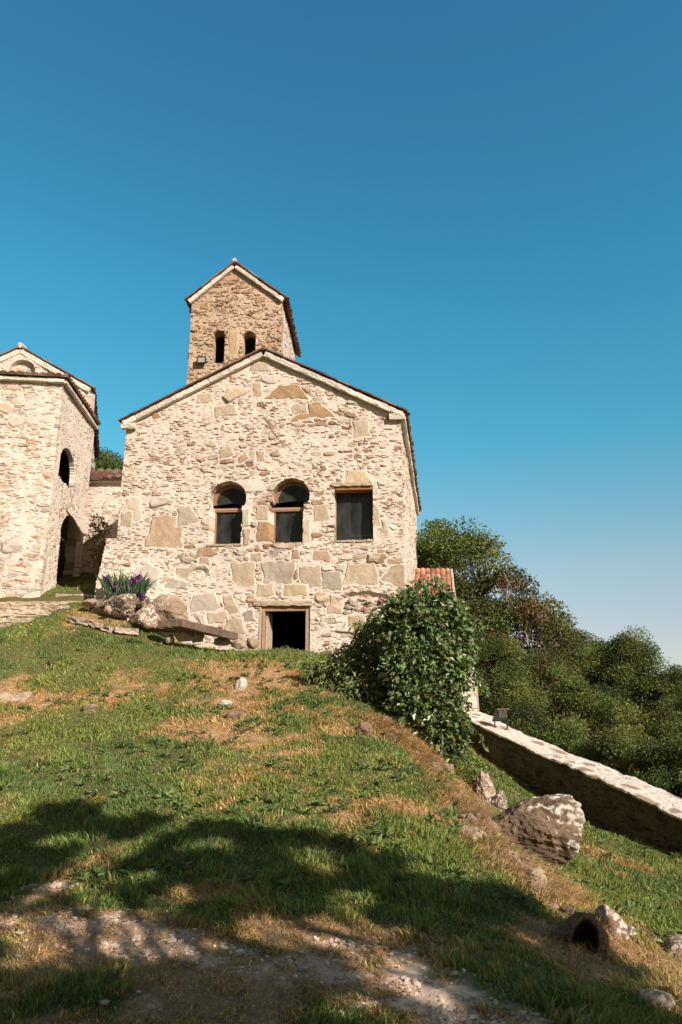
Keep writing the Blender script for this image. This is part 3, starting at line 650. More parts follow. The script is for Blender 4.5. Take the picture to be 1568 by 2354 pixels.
def c_keep(u, v):
    j = .03*(fbm(u*7, v*7, 601, 3)-.5)*2
    uc = (up0[0]+up1[0])/2; hw = (up1[0]-up0[0])/2; zs = ut-hw*.9
    m = (np.abs(u+j-uc) < hw) & (v > ub+.12*(fbm(u*6, v*0, 602, 2)-.5)) & (v < zs); m |= (np.hypot((u+j-uc)/hw, (v-zs)/(ut-zs)) < 1) & (v >= zs-.01)
    uc = (lo0+lo1)/2; hw = (lo1-lo0)/2; zs = lt[1]-hw*.62
    m |= (np.abs(u+j-uc) < hw) & (v < zs) & (v > lb-.1); m |= (np.hypot((u+j-uc)/hw, (v-zs)/(lt[1]-zs)) < 1) & (v >= zs-.01)
    return ~m
wall('side_wall', C0+CSD*.0, CSD, CSL, 3.6, zE-.12, ch, s=.025, seed=52, thick=.16, keep=c_keep, mort=.72, rough=.6, dark=1.08, thin=(.2, .055), mid=(.25, .14), pm=.4,
     arches=(((up0[0]+up1[0])/2, ut-(up1[0]-up0[0])/2, (up1[0]-up0[0])/2, .3, ut-(up1[0]-up0[0])/2), ))
wall('shade_backing', C0-np.array([.55, -.3]), CSD, CSL-.4, 4.0, zE-.9, ch, s=.04, seed=58, thick=.2, dark=.10)  # added backing, coloured near black to put shade into the side openings
# nave behind the apse
G1 = W2(P(212, 890, 22.3)); gz = float(P(215, 890, 22.3)[2]); ga = P(50, 800, 22.3); GD = unit([1, .04]); GW = 2*(G1[0]-ga[0]); GO = G1-GD*GW
def g_top(u): return gz+(ga[2]-gz)*(1-np.abs(u-GW/2)/(GW/2))-.10
g_u = lambda px, py: plane_hit(px, py, GO, GD)
ac = g_u(51, 853); ar = .42
def g_inset(u, v):
    r = np.hypot(u-ac[0], (v-ac[1])*1.1); return np.where((r < ar) & (v > ac[1]-.8), -.14, 0)+np.where((r > ar) & (r < ar+.10), .03, 0)
wall('gable_wall', GO, GD, GW, 9.0, float(ga[2]), ch, s=.022, seed=53, thick=.4, top=g_top, inset=g_inset, mort=.6, arches=((ac[0], ac[1], ar, .12, ac[1]-.5),))
NSD = unit([-.30, 1]); NL = 7.0
wall('side_wall', G1-GD*.05, NSD, NL, zE-.5, gz-.12, ch, s=.04, seed=54, thick=.5)
wall('side_wall', G1-GD*.05+NSD*.9, NSD, NL-.9, 3.6, zE-.5, ch, s=.05, seed=59, thick=.5)
wall('side_wall', GO+NSD*NL, -NSD, NL, 3.6, gz-.12, ch, s=.1, seed=55, thick=.5)
wall('side_wall', CS+CSD*3.0, -CSD, 3.0, 3.6, zE-.12, ch, s=.1, seed=57, thick=.5)
wall('rear_wall', G1+NSD*NL, -GD, GW, 3.6, float(ga[2]), ch, s=.1, seed=56, thick=.5, top=lambda u: g_top(GW-u))
z_ = lambda p, z: np.array([p[0], p[1], z])
ov = .16; gn = np.array([GD[1], -GD[0]]); nn = np.array([NSD[1], -NSD[0]])
gA0 = z_(ga[:2]+gn*ov, ga[2]+.0); gA1 = z_(ga[:2]+NSD*(NL+.1), ga[2]+.0)
gR0 = z_(G1+gn*ov+GD*.14, gz-.08); gR1 = z_(G1+NSD*(NL+.1)+GD*.14, gz-.08); gL0 = z_(GO+gn*ov-GD*.14, gz-.08); gL1 = z_(GO+NSD*(NL+.1)-GD*.14, gz-.08)
tile_roof('roof', gR0, gR1, gA0, gA1, ch, seed=61, tone=.6); tile_roof('roof', gL0, gL1, gA0, gA1, ch, seed=62, tone=.6)
gn3 = np.array([gn[0], gn[1], 0]); upg = np.array([(ga[2]-gz)*GD[0], 0, GW/2])
apx = z_(ga[:2], ga[2]-.07)
stone_bar('cornice', apx-[0, 0, .19], z_(G1, gz-.09)-unit(upg)*.17, upg, gn3, .17, .13, ch, 63, .5)
upg2 = upg*[-1, 1, 1]; stone_bar('cornice', z_(GO, gz-.09)-unit(upg2)*.17, apx-[0, 0, .19], upg2, gn3, .17, .13, ch, 64, .5)
rd = MB(); rd.tube([gA0+[0, 0, .03], gA1+[0, 0, .05]], [.09, .09], 8, (.36, .16, .1)); rd.tube([gA0+gn3*.01+[0, 0, .02], gA0-gn3*.3+[0, 0, .05]], [.1, .11], 8, (.55, .47, .4)); rd.build('ridge_tiles', M['tile'], ch)
ln = np.array([LD[1], -LD[0]]); csn = np.array([CSD[1], -CSD[0]])
k_ = C0+ln*.22+csn*.18; kL = CS+ln*.22; kB = C1+csn*.18
hipz = zE+.62; hip = C0+(-LD)*1.25+CSD*2.55
tile_roof('apse_roof', z_(kL, zE+.0), z_(k_, zE+.0), z_(CS+CSD*2.5, hipz), z_(hip, hipz), ch, seed=65, per=.21, amp=.06, tone=.6)
tile_roof('apse_roof', z_(k_, zE+.0), z_(kB, zE-.0), z_(hip, hipz), z_(hip+CSD*.7, hipz), ch, seed=66, per=.21, amp=.055, tone=.6)
stone_bar('apse_cornice', z_(CS, zE-.16), z_(C0+csn*.06, zE-.16), [0, 0, 1], [ln[0], ln[1], 0], .12, .15, ch, 67, .6)
stone_bar('apse_cornice', z_(C0+ln*.1, zE-.16), z_(C1, zE-.16), [0, 0, 1], [csn[0], csn[1], 0], .12, .12, ch, 68, .6)
settle(ch, (float(C0[0]-2), float(C0[1])+1, 4.4))

# ---- wall between the chapel and the hall, capped with tiles
bw = empty('boundary_wall'); tag(bw, 'tile capped stone wall closing the gap between the chapel and the hall', 'wall')
bz = float(P(240, 1112, 23.5)[2])
wall('stone_wall', (-9.3, 23.45), unit([1, -.01]), 4.4, 4.2, bz, bw, s=.025, seed=71, thick=.6, mort=.6)
tile_roof('tile_cap', (-9.3, 23.22, bz+.06), (-4.9, 23.18, bz+.06), (-9.3, 24.3, bz+.72), (-4.9, 24.3, bz+.72), bw, seed=72, per=.28, amp=.09, course=.4, res=12, tone=.4)
stone_bar('coping', (-9.3, 23.45, bz), (-4.9, 23.40, bz), [0, 0, 1], [0, -1, 0], .07, .14, bw, 73, .6)
settle(bw, (-7, 23.7, 5.5))

# ---- red tiled annex beyond the hall's right corner
an = empty('annex_building'); tag(an, 'small annex with a bright red tiled roof beyond the right corner of the hall', 'annex')
aR = P(1034, 1309, 25.0); aL = P(950, 1309, 25.0); bR = P(1040, 1372, 23.4)
tile_roof('roof', (bR[0]-1.7, 23.4, bR[2]), (bR[0], 23.4, bR[2]), (aR[0]-1.7, 25.0, aR[2]), (aR[0], 25.0, aR[2]), an, per=.17, amp=.055, course=.3, seed=74, res=12)
tile_roof('roof', (aR[0]-1.7, 26.6, bR[2]), (aR[0], 26.6, bR[2]), (aR[0]-1.7, 25.0, aR[2]), (aR[0], 25.0, aR[2]), an, per=.17, amp=.05, course=.3, seed=75)
wall('front_wall', (aR[0]-1.6, 23.6), (1, 0), 1.55, 1.6, bR[2]-.02, an, s=.04, seed=76, thick=.3)
wall('side_wall', (aR[0]-.05, 23.6), (0, 1), 2.9, 1.6, bR[2]-.02, an, s=.05, seed=77, thick=.3)
stone_bar('verge', (bR[0]+.02, 23.35, bR[2]-.07), (aR[0]+.02, 25.0, aR[2]-.07), [0, -.5, .8], [1, 0, 0], .10, .07, an, 78, .5, (.5, .44, .38))
settle(an, (float(aR[0]), 24.5, 3.0))

# ================================================================== PARAPET WALL on the slope
pw_ = empty('parapet_wall'); tag(pw_, 'low stone parapet wall with a pale flagstone top running down the slope at the right', 'wall')
wt = [P(1640, 1912, 13.2), P(1568, 1877, 14.0), P(1440, 1818, 15.25), P(1308, 1760, 16.9), P(1180, 1701, 18.7), P(1066, 1647, 20.5), P(1040, 1637, 21.4)]
wt = np.array(wt); ss_ = np.concatenate([[0], np.cumsum(np.linalg.norm(np.diff(wt[:, :2], axis=0), axis=1))])
Sg = np.arange(0, ss_[-1], .03); cx = np.stack([np.interp(Sg, ss_, wt[:, i]) for i in range(3)], -1)
for i in range(3): cx[:, i] = np.convolve(np.pad(cx[:, i], 20, mode='edge'), np.ones(41)/41, 'valid')
cx[:, 0] += .05*(fbm(Sg*.9, Sg*0, 700, 3)-.5); cx[:, 2] += .07*(fbm(Sg*1.2, Sg*0, 701, 3)-.5)
tg = np.gradient(cx[:, :2], axis=0); tg /= np.linalg.norm(tg, axis=1)[:, None]; nr = np.stack([tg[:, 1], -tg[:, 0]], 1)   # to the right = outer side
if nr[0, 0] < 0: nr = -nr
TWd = .82
# inner face, its stone colour darkened to put in the shade
vv = np.arange(-1.25, 0.001, .03); S2, V2 = np.meshgrid(Sg, vv)
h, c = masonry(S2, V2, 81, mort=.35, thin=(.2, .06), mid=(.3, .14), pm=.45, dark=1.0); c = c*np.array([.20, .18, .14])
Zt = cx[None, :, 2]+V2
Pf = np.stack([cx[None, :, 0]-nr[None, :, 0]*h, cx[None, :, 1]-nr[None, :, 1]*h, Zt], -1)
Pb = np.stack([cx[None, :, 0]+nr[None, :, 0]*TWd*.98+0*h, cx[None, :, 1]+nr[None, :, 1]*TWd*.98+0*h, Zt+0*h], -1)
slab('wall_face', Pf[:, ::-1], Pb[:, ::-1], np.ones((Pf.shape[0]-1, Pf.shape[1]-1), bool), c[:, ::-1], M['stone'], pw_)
# flagstone top
tt = np.arange(-.05, TWd+.03, .03); S3, T3_ = np.meshgrid(Sg, tt)
F1, F2, A, B, DX, DY = vor(S3+.1*(fbm(S3*2, T3_*3, 90, 2)-.5), T3_+.1*(fbm(S3*2, T3_*3, 92, 2)-.5), .55, .36, 93, .9)
e = (F2-F1)*.2; hh = .03+.022*(h2(A, B, 94)-.5)+.03*(fbm(S3*7, T3_*7, 95, 4)-.5)-.012*(1-ss(0, .02, e))
hh = hh-.03*ss(TWd-.12, TWd, T3_)-.02*ss(.03, -.05, T3_)
flag = (h2(A, B, 97) < .5)[..., None]; e = e-.035+.05*(fbm(S3*5, T3_*5, 99, 3)-.5)
c = np.where(flag, np.array([.30, .225, .16])*(.85+.3*h2(A, B, 96))[..., None], np.array([.58, .51, .44])); c = mix(np.array([.60, .53, .46]), c, ss(.02, .05, e)[..., None])
edg = .09*(fbm(Sg*3.5, Sg*0, 98, 4)-.5)*2; Tt = T3_+edg[None]*(np.abs(T3_/TWd-.5)*2)
Pf = np.stack([cx[None, :, 0]+nr[None, :, 0]*Tt, cx[None, :, 1]+nr[None, :, 1]*Tt, cx[None, :, 2]+hh], -1)
Pb = Pf.copy(); Pb[..., 2] = cx[None, :, 2]-.03
slab('flagstone_top', Pf, Pb, np.ones((Pf.shape[0]-1, Pf.shape[1]-1), bool), c, M['stone'], pw_)
settle(pw_, tuple(cx[len(cx)//2]-[0, 0, .9]))
# floodlight on the parapet
q = P(1150, 1664, 19.4); k = int(np.argmin((cx[:, 1]-q[1])**2)); q = np.array([cx[k, 0]+nr[k, 0]*.30, cx[k, 1]+nr[k, 1]*.30, cx[k, 2]+.03])
f2 = empty('floodlight'); tag(f2, 'black floodlight on two legs standing on the parapet wall, tilted back', 'floodlight')
b = MB(); bk = (.02, .02, .018)
hx = np.array([1, -.15, 0]); hx = hx/np.linalg.norm(hx); hy = np.array([.15, 1, 0])
o = q+[0, 0, .22]
b.hexa([o-hx*.24-hy*.1+[0, 0, -.03], o+hx*.12-hy*.08+[0, 0, .0], o+hx*.12+hy*.12+[0, 0, .0], o-hx*.24+hy*.12+[0, 0, -.03], o-hx*.12-hy*.06+[0, 0, .24], o+hx*.16-hy*.06+[0, 0, .26], o+hx*.16+hy*.1+[0, 0, .26], o-hx*.12+hy*.1+[0, 0, .24]], bk)
b.obox(o-hx*.10-hy*.1+[0, 0, .27], hx*.32, hy*.22, [0, 0, .012], (.35, .33, .28))
b.build('housing', M['metal'], f2)
b = MB()
for k2 in range(6): b.obox(o+hx*(-.06+.035*k2)-hy*.10+[0, 0, .06], hx*.012, hy*.04, [0, 0, .19], (.22, .2, .17))
b.build('cooling_fins', M['metal'], f2)
for s_ in (-.17, .14):
    b = MB(); b.tube([o+hx*s_+[0, 0, -.0], o+hx*s_+[0, 0, -.20]], .017, 6, bk); b.tube([o+hx*s_+[0, 0, -.20], o+hx*(s_-.06)-hy*.02+[0, 0, -.215]], .015, 6, bk); b.build('leg', M['metal'], f2)
b = MB(); b.tube([o-hx*.17+[0, 0, -.02], o+hx*.14+[0, 0, -.02]], .012, 6, bk); b.build('crossbar', M['metal'], f2)
settle(f2, tuple(q))
# pier and post by the ivy
pr = empty('stone_pier'); tag(pr, 'narrow pale stone gate pier half hidden by ivy, top of the parapet wall', 'gate pier')
a = P(1076, 1608, 21.2); tz = float(P(1085, 1540, 21.2)[2])
wall('pier_face', (a[0]-.22, 21.2), (1, 0), .46, .6, tz, pr, s=.025, seed=84, thick=.45, mort=.5)
stone_bar('cap_stone', (a[0]-.24, 21.2, tz), (a[0]+.22, 21.2, tz), [0, 0, 1], [0, 1, 0], .07, .42, pr, 85, .8); settle(pr, (a[0], 21.4, .6))
a = P(1095, 1606, 21.6); b = MB(); b.tube([(a[0]+.05, 21.6, .4), (a[0], 21.6, float(P(1095, 1566, 21.6)[2]))], [.06, .05], 8, (.30, .25, .2)); po = b.build('wooden_post', M['wood']); tag(po, 'grey wooden post standing just right of the stone pier', 'post')
# ================================================================== GROUND
_bk = np.array([ground_hit(*q)[:2] for q in ((880, 1672), (930, 1705), (985, 1760), (1030, 1805), (1085, 1860), (1120, 1905), (1180, 1985), (1250, 2050))])
def bankm(x, y):
    d = np.full(np.shape(x), 9.)
    for a, b in zip(_bk[:-1], _bk[1:]):
        ab = b-a; t = np.clip(((x-a[0])*ab[0]+(y-a[1])*ab[1])/(ab@ab), 0, 1); d = np.minimum(d, np.hypot(x-a[0]-ab[0]*t, y-a[1]-ab[1]*t))
    return ss(.55, .1, d+.3*(fbm(x*2, y*2, 124, 2)-.5))*ss(6.5, 9, y)
def axis(lo, hi, step, far):
    a = np.arange(lo, hi+step/2, step); g = []; d = step; x = hi
    while x < far: d *= 1.28; x += d; g.append(x)
    g2 = []; d = step; x = lo
    while x > -far: d *= 1.28; x -= d; g2.append(x)
    return np.concatenate([g2[::-1], a, g])
gx = axis(-12, 10, .07, 900)
gy = np.concatenate([axis(2.5, 12, .06, 2)[:0], -np.geomspace(900, 2, 30)+4, np.arange(2.2, 12, .05), np.arange(12, 26, .1), 26+np.cumsum(.1*1.25**np.arange(35))]); gy = np.unique(gy)
GX, GY = np.meshgrid(gx, gy); GZ = ground_z(GX, GY)
nearm = (np.abs(GX) < 14) & (GY > -2) & (GY < 30)
bare, dry = cover(GX, GY); 
soil = np.array([.64, .40, .26]); dsoil = np.array([.20, .13, .07]); straw = np.array([.55, .34, .18]); und = np.array([.12, .11, .04]); gravel = np.array([.76, .55, .41])
c = mix(und, straw*.75, ss(.35, .95, dry)[..., None]); c = mix(c, mix(soil, gravel, ss(.4, .7, fbm(GX*4, GY*4, 120, 4))[..., None]), ss(.45, .75, bare)[..., None])
c = mix(c, np.array([.34, .20, .12])*(.25+1.5*ss(.3, .7, fbm(GX*6, GY*6, 125, 4)))[..., None], bankm(GX, GY)[..., None]*.85); c = c*(.7+.6*fbm(GX*9, GY*9, 121, 4))[..., None]
farm = ss(26, 45, np.hypot(GX, GY))[..., None]; c = mix(c, np.array([.05, .075, .025]), farm)
GZ2 = GZ+.05*ss(.4, .8, bare)*(fbm(GX*9, GY*9, 122, 4)-.5)+.34*bankm(GX, GY)*(np.abs(fbm(GX*3.4, GY*3.4, 123, 5)-.5)*2.2-.38)
ny, nx = GX.shape; idx = np.arange(nx*ny).reshape(ny, nx)
F = np.stack([idx[:-1, :-1], idx[:-1, 1:], idx[1:, 1:], idx[1:, :-1]], -1).reshape(-1, 4)
g = mk('ground', np.stack([GX, GY, GZ2], -1).reshape(-1, 3), F, M['ground'], None, c.reshape(-1, 3), True); tag(g, 'grassy hillside with dry patches and bare gravelly soil', None, None, 'structure')

# ================================================================== ROCKS
def sphere_dirs(n):
    i = np.arange(n)+.5; ph = np.arccos(1-2*i/n); th = pi*(1+5**.5)*i
    return np.stack([np.cos(th)*np.sin(ph), np.sin(th)*np.sin(ph), np.cos(ph)], 1)
def ico(sub):
    import bmesh
    b = bmesh.new(); bmesh.ops.create_icosphere(b, subdivisions=sub, radius=1)
    V = np.array([v.co[:] for v in b.verts]); F = np.array([[v.index for v in f.verts] for f in b.faces]); b.free(); return V, F
ICO = {k: ico(k) for k in (1, 2, 3, 4, 5, 6)}
def rock_geo(size, seed, sub=5, planes=16, noise=.09, sharp=.012):
    V, F = ICO[sub]; r = np.random.default_rng(seed)
    if isinstance(planes, (list, np.ndarray)):
        N_ = np.array(planes)[:, :3]; hh = np.array(planes)[:, 3]
    else:
        N_ = r.normal(size=(planes, 3)); N_ /= np.linalg.norm(N_, axis=1)[:, None]; hh = r.uniform(.62, 1.0, planes)
    d = V@N_.T; d = np.where(d > .05, hh/np.maximum(d, .05), 9)
    K_ = 60 if isinstance(planes, list) else 14; rad = np.minimum(1.15, -np.log(np.exp(-d*K_).sum(1)+1e-30)/K_)
    V = V*rad[:, None]
    V = V*(1+noise*(fb3(V+seed, 2.2, seed)-.5)*2+noise*.5*(fb3(V+seed, 7, seed+1)-.5)*2+sharp*(fb3(V, 22, seed+2)-.5)*4)[:, None]
    return V*np.asarray(size), F
ROCKC = dict(tan=[(.42,.32,.22), (.28,.20,.14)], dark=[(.08,.052,.034), (.20,.138,.09)], pale=[(.55,.48,.40), (.38,.29,.23)], brown=[(.20,.125,.08), (.32,.22,.15)])
def rock(name, label, loc, size, seed, kind='tan', rot=(0, 0, 0), sub=5, lichen=.0, lf=8, lside=0, planes=16, noise=.09, group=None, cat='rock', sharp=.012, sink=0):
    V, F = rock_geo(size, seed, sub, planes, noise, sharp)
    c0, c1 = ROCKC[kind]; t = fb3(V/np.max(size)+seed, 3.0, seed+3, 4); c = mix(np.array(c0), np.array(c1), ss(.35, .65, t)[:, None])
    c = c*(.8+.4*fb3(V/np.max(size), 12, seed+4))[:, None]
    if lichen > 0:
        l = ss(.56-.12*lichen, .60-.12*lichen, fb3(V/np.max(size)+3.3, lf, seed+6, 4)+lside*(V[:, 0]/np.max(size)-.35+.35*V[:, 2]/np.max(size))); c = mix(c, np.array([.60, .54, .46]), l[:, None]*.9)
    o = mk(name, V, F, M['rock'], None, c, False); o.location = loc; o.rotation_euler = rot
    return tag(o, label, cat, group)
def onground(px, py, dz=0): g = ground_hit(px, py); return (g[0], g[1], g[2]+dz)

b_ = P(1207, 1890, 9.95)
poly = np.array([(-.78,.02), (-.56,-.24), (-.12,-.44), (.36,-.52), (.56,-.36), (.70,.04), (.66,.24), (.46,.44), (.30,.47), (.02,.30), (-.48,.26)])*.98
pl = []
for a, b in zip(poly, np.roll(poly, -1, 0)):
    e_ = b-a; n_ = np.array([e_[1], -e_[0]]); n_ /= np.linalg.norm(n_); h_ = n_@a
    pl.append((n_[0]*.92, -.39 if len(pl) % 2 else .39, n_[1]*.92, h_*.97)); pl.append((n_[0], 0, n_[1], h_))
pl += [(-.35, -.90, .25, .42), (.35, -.90, .1, .44), (.05, -.8, -.6, .40), (0, -.72, .69, .40), (0, 1, 0, .45)]
rock('boulder', 'big dark boulder with a pale lichen crusted right side on the grass below the parapet', b_, (1, 1, 1), 27, 'dark', (0, 0, 0), 6, .18, 24, .34, planes=pl, noise=.12, sharp=.06)
g_ = ground_hit(1285, 1965); rock('small_stone', 'pale stone wedged under the right end of the big boulder', (g_[0], g_[1], g_[2]+.02), (.09, .09, .10), 31, 'pale')
# bank of soil and roots left of the boulder
g_ = ground_hit(1125, 1850); rock('tree_stump', 'jagged weathered stump standing on the bank above the big boulder', (g_[0]-.03, g_[1]+.1, g_[2]+.14), (.15, .14, .40), 33, 'brown', (0, -.10, .3), 6, .25, 14, planes=7, noise=.42, cat='stump', sharp=.10)
g_ = ground_hit(1150, 1865); rock('tree_stump', 'dark lower stump between the jagged stump and the big boulder', (g_[0], g_[1]+.1, g_[2]+.05), (.14, .12, .24), 34, 'dark', (0, .15, 0), 6, .3, 14, planes=7, noise=.4, cat='stump', sharp=.09)
r_ = random.Random(12)
for i in range(46):
    q_ = r_.random()*(len(_bk)-1.01); k_ = int(q_); b2 = _bk[k_]*(1-q_+k_)+_bk[k_+1]*(q_-k_)+np.array([r_.gauss(0, .20), r_.gauss(0, .30)]); k = r_.uniform(.05, .14)
    rock('soil_clod', 'crumbling reddish brown clod of earth and rock along the dry bank below the ivy', (b2[0], b2[1], float(ground_z(b2[0], b2[1]))+k*.02), (k*1.2, k, k*r_.uniform(.6, 1.2)), 500+i, ('brown', 'dark', 'brown', 'tan')[i % 4], (r_.uniform(-.5, .5), r_.uniform(-.3, .6), r_.uniform(0, 3)), 4, 0, planes=9, noise=.35, sharp=.10, cat='clod', group='earthy clods along the dry bank')
g_ = ground_hit(1085, 1925); rock('rock', 'crumbling earthy rock at the left of the big boulder', (g_[0], g_[1], g_[2]-.03), (.22, .2, .15), 37, 'tan', (0, .2, 0), 5, 0, 14, .25, cat='rock', sharp=.04)
# hollow log end
lg = empty('hollow_log'); tag(lg, 'hollow rotten log end with a black oval opening in the grass at lower right', 'log')
g_ = ground_hit(1352, 2190); c0_ = np.array([g_[0]-.02, g_[1]+.09, g_[2]+.035])
V, F = rock_geo((.165, .2, .225), 47, 6, 9, .30, .08)
ax = unit([-.12, -.93, .30]); A_ = unit(np.cross(ax, [0.25, 0, 1])); B_ = np.cross(A_, ax); pa, pb, pc_ = V@A_, V@B_, V@ax
q = np.hypot(pa/.095, pb/.15)*(1+.7*(fb3(V*5, 1.2, 5)-.5)); m = (pc_ > 0)
V = V-ax*(np.where(m, ss(1.1, .7, q)*.16, 0))[:, None]
dk_ = np.where(m, ss(1.12, .9, q), 0)[:, None]; c = mix(np.array([.22, .15, .10])*(.3+1.4*fb3(V, 20, 6))[:, None], np.array([.022, .016, .012]), dk_)
inner = (dk_[:, 0] > .5)[F].all(1)
mk('bark', V+c0_, F[~inner], M['bark'], lg, c); mk('rotten_core', V+c0_, F[inner], M['bark'], lg, c)
settle(lg, tuple(g_))
g_ = ground_hit(1420, 2150); rock('rock', 'pinkish rock with white lichen spots just right of the hollow log', (g_[0]-.02, g_[1]+.06, g_[2]+.04), (.17, .2, .20), 41, 'brown', (0, -.5, .2), 5, .65, 10, .12)
g_ = ground_hit(1452, 2165); rock('rock', 'small dark knobbly rock at the right of the lichen spotted rock', (g_[0], g_[1]+.05, g_[2]+.03), (.07, .08, .10), 42, 'dark', (0, 0, 0), 4, .4)
g_ = ground_hit(1560, 2200); rock('rock', 'dark rounded rock cut off by the right edge of the photo', (g_[0]+.08, g_[1]+.05, g_[2]+.03), (.17, .15, .12), 43, 'brown', (0, 0, 0), 5, .2)
g_ = ground_hit(1505, 2310); rock('rock', 'pale low rock with a dark pit near the lower right corner', (g_[0], g_[1], g_[2]-.02), (.15, .14, .10), 44, 'tan', (0, 0, .3), 5, .3, noise=.2)
for i, (px, py, sx_, sz_, kd, lb) in enumerate([(15, 1612, .30, .16, 'tan', 'pale rock in the dry grass at the left edge'), (50, 1608, .22, .12, 'tan', 'tan rock just right of the pale rock at the left edge'),
        (205, 1636, .22, .11, 'tan', 'lone low tan stone in the lawn left of centre'), (130, 1660, .10, .05, 'tan', 'tiny flat stone between the left edge rocks and the lone tan stone'),
        (555, 1585, .13, .22, 'pale', 'upright white flecked stump on the brown knoll below the cellar door'), (548, 1560, .20, .06, 'tan', 'flat pale rock just above the white flecked stump'),
        (520, 1622, .14, .08, 'pale', 'small pale stone on the brown knoll, below the white flecked stump'), (490, 1660, .09, .05, 'tan', 'small tan stone at the left foot of the brown knoll'),
        (540, 1650, .22, .12, 'brown', 'reddish crumbling rock on the lower side of the brown knoll'), (330, 1632, .07, .03, 'pale', 'small white stone in the grass right of the lone tan stone')]):
    g_ = ground_hit(px, py); rock('rock', lb, (g_[0], g_[1]+.05, g_[2]+sz_*.15), (sx_, sx_*.8, sz_), 60+i, kd, (0, random.Random(i).uniform(-.2, .2), i), 4, .5 if kd == 'pale' else 0, noise=.16)
# rocks at the foot of the hall, left
for i, (px, py, Y, sx_, sy_, sz_, kd, lb, li) in enumerate([
        (283, 1390, 18.0, .34, .3, .34, 'dark', 'rounded brown rock standing right under the iris clump', .1),
        (325, 1382, 18.3, .24, .2, .26, 'dark', 'dark rock with a pale edge right of the rounded brown rock', .1),
        (243, 1388, 18.2, .18, .2, .14, 'dark', 'small dark rock at the left of the rounded brown rock', .2),
        (330, 1422, 17.95, .50, .4, .32, 'brown', 'large pale ledge rock at the foot of the hall left of the stone bench', .3),
        (385, 1412, 18.15, .45, .3, .40, 'tan', 'smooth tan rock face behind the left end of the stone bench', 0),
        (250, 1402, 17.8, .10, .1, .09, 'tan', 'small round stone in front of the brown rock', 0),
        (205, 1385, 18.3, .16, .2, .10, 'tan', 'tan stone at the right end of the steps', 0)]):
    p_ = P(px, py, Y); rock('rock', lb, tuple(p_), (sx_, sy_, sz_), 80+i, kd, (.1, .15 if i % 2 else -.2, i*.7), 5, li, 14, planes=10, noise=.2, sharp=.035)
# kerb of long stones
kb = empty('stone_kerb'); tag(kb, 'curved line of long pale kerb stones between the lawn and the rocks', 'kerb')
kp = [np.array(onground(x_, y_, .07)) for x_, y_ in ((168, 1430), (215, 1440), (262, 1453), (318, 1460))]
for i in range(3):
    a, b = kp[i], kp[i+1]; T = unit(b-a); stone_bar('kerb_stone', a-[0, 0, .09], b-T*.02-[0, 0, .09], [0, 0, 1], [T[1], -T[0], 0], .12, .16, kb, 110+i, .5, (.38, .30, .23), amp=.05)
settle(kb, tuple(kp[1]-[0, 0, .1]))
# slab bench on rocks
bn = empty('stone_bench'); tag(bn, 'tilted dark stone slab bench resting on rocks in front of the hall wall', 'bench')
a = P(364, 1427, 17.3); a2 = P(420, 1424, 17.55); e_ = P(540, 1462, 17.75); 
def slabmesh(name, pts_top, th, parent, seed, colr):
    pts = np.array(pts_top); n = len(pts); ctr = pts.mean(0); V = []; k = 10
    rows = []
    for (f, dz) in ((.0, 0), (.5, .0), (.93, 0), (1.0, -.02), (1.0, -th+.02), (.92, -th), (.5, -th), (0, -th)):
        ring = []
        for i in range(n):
            for j in range(k):
                p = pts[i]*(1-j/k)+pts[(i+1) % n]*(j/k); ring.append(ctr+(p-ctr)*f+np.array([0, 0, dz]))
        rows.append(ring)
    V = np.array(rows).reshape(-1, 3); m = n*k
    V = V+(.035*(fb3(V+seed, 5, seed)-.5)*2+.02*(fb3(V+seed, 14, seed)-.5)*2)[:, None]
    F = [[i*m+j, i*m+(j+1) % m, (i+1)*m+(j+1) % m, (i+1)*m+j] for i in range(7) for j in range(m)]
    c = np.array(colr)*(.7+.6*fb3(V, 6, seed+1))[:, None]
    return mk(name, V, np.array(F), M['rock'], parent, c)
s0 = P(363, 1424, 17.1); s1 = P(420, 1422, 17.55); s2 = P(536, 1452, 17.78); s3 = P(520, 1470, 17.35)
slabmesh('slab', [s0, P(420, 1421, 17.0), P(540, 1452, 17.25), P(540, 1452, 17.25)+[.04, .28, .02], P(425, 1420, 17.0)+[0, .55, -.03], s0+[-.02, .5, -.03]], .20, bn, 3, (.16, .11, .08))
for i, (px, py, Y, s_) in enumerate([(425, 1462, 17.45, (.22, .15, .17)), (390, 1470, 17.5, (.10, .15, .12)), (455, 1468, 17.5, (.15, .14, .12)), (512, 1476, 17.55, (.22, .14, .11))]):
    V, F = rock_geo(s_, 130+i, 4, 9, .08); c = np.array((.36, .27, .2))*(.7+.6*fb3(V, 8, i))[:, None]; o = mk('support_stone', V+P(px, py, Y), F, M['rock'], bn, c)
settle(bn, tuple(P(450, 1480, 17.5)))
# footing stones of the wall left of the cellar door
for i, (px, py, Y, s_, lb) in enumerate([(545, 1480, 17.75, (.20, .13, .12), 'squared footing stone right of the bench at the foot of the hall wall'), (578, 1478, 17.85, (.17, .12, .15), 'pale footing stone just left of the cellar door frame')]):
    rock('rock', lb, tuple(P(px, py, Y)), s_, 140+i, 'tan', (0, 0, 0), 4, 0, 8, .05)
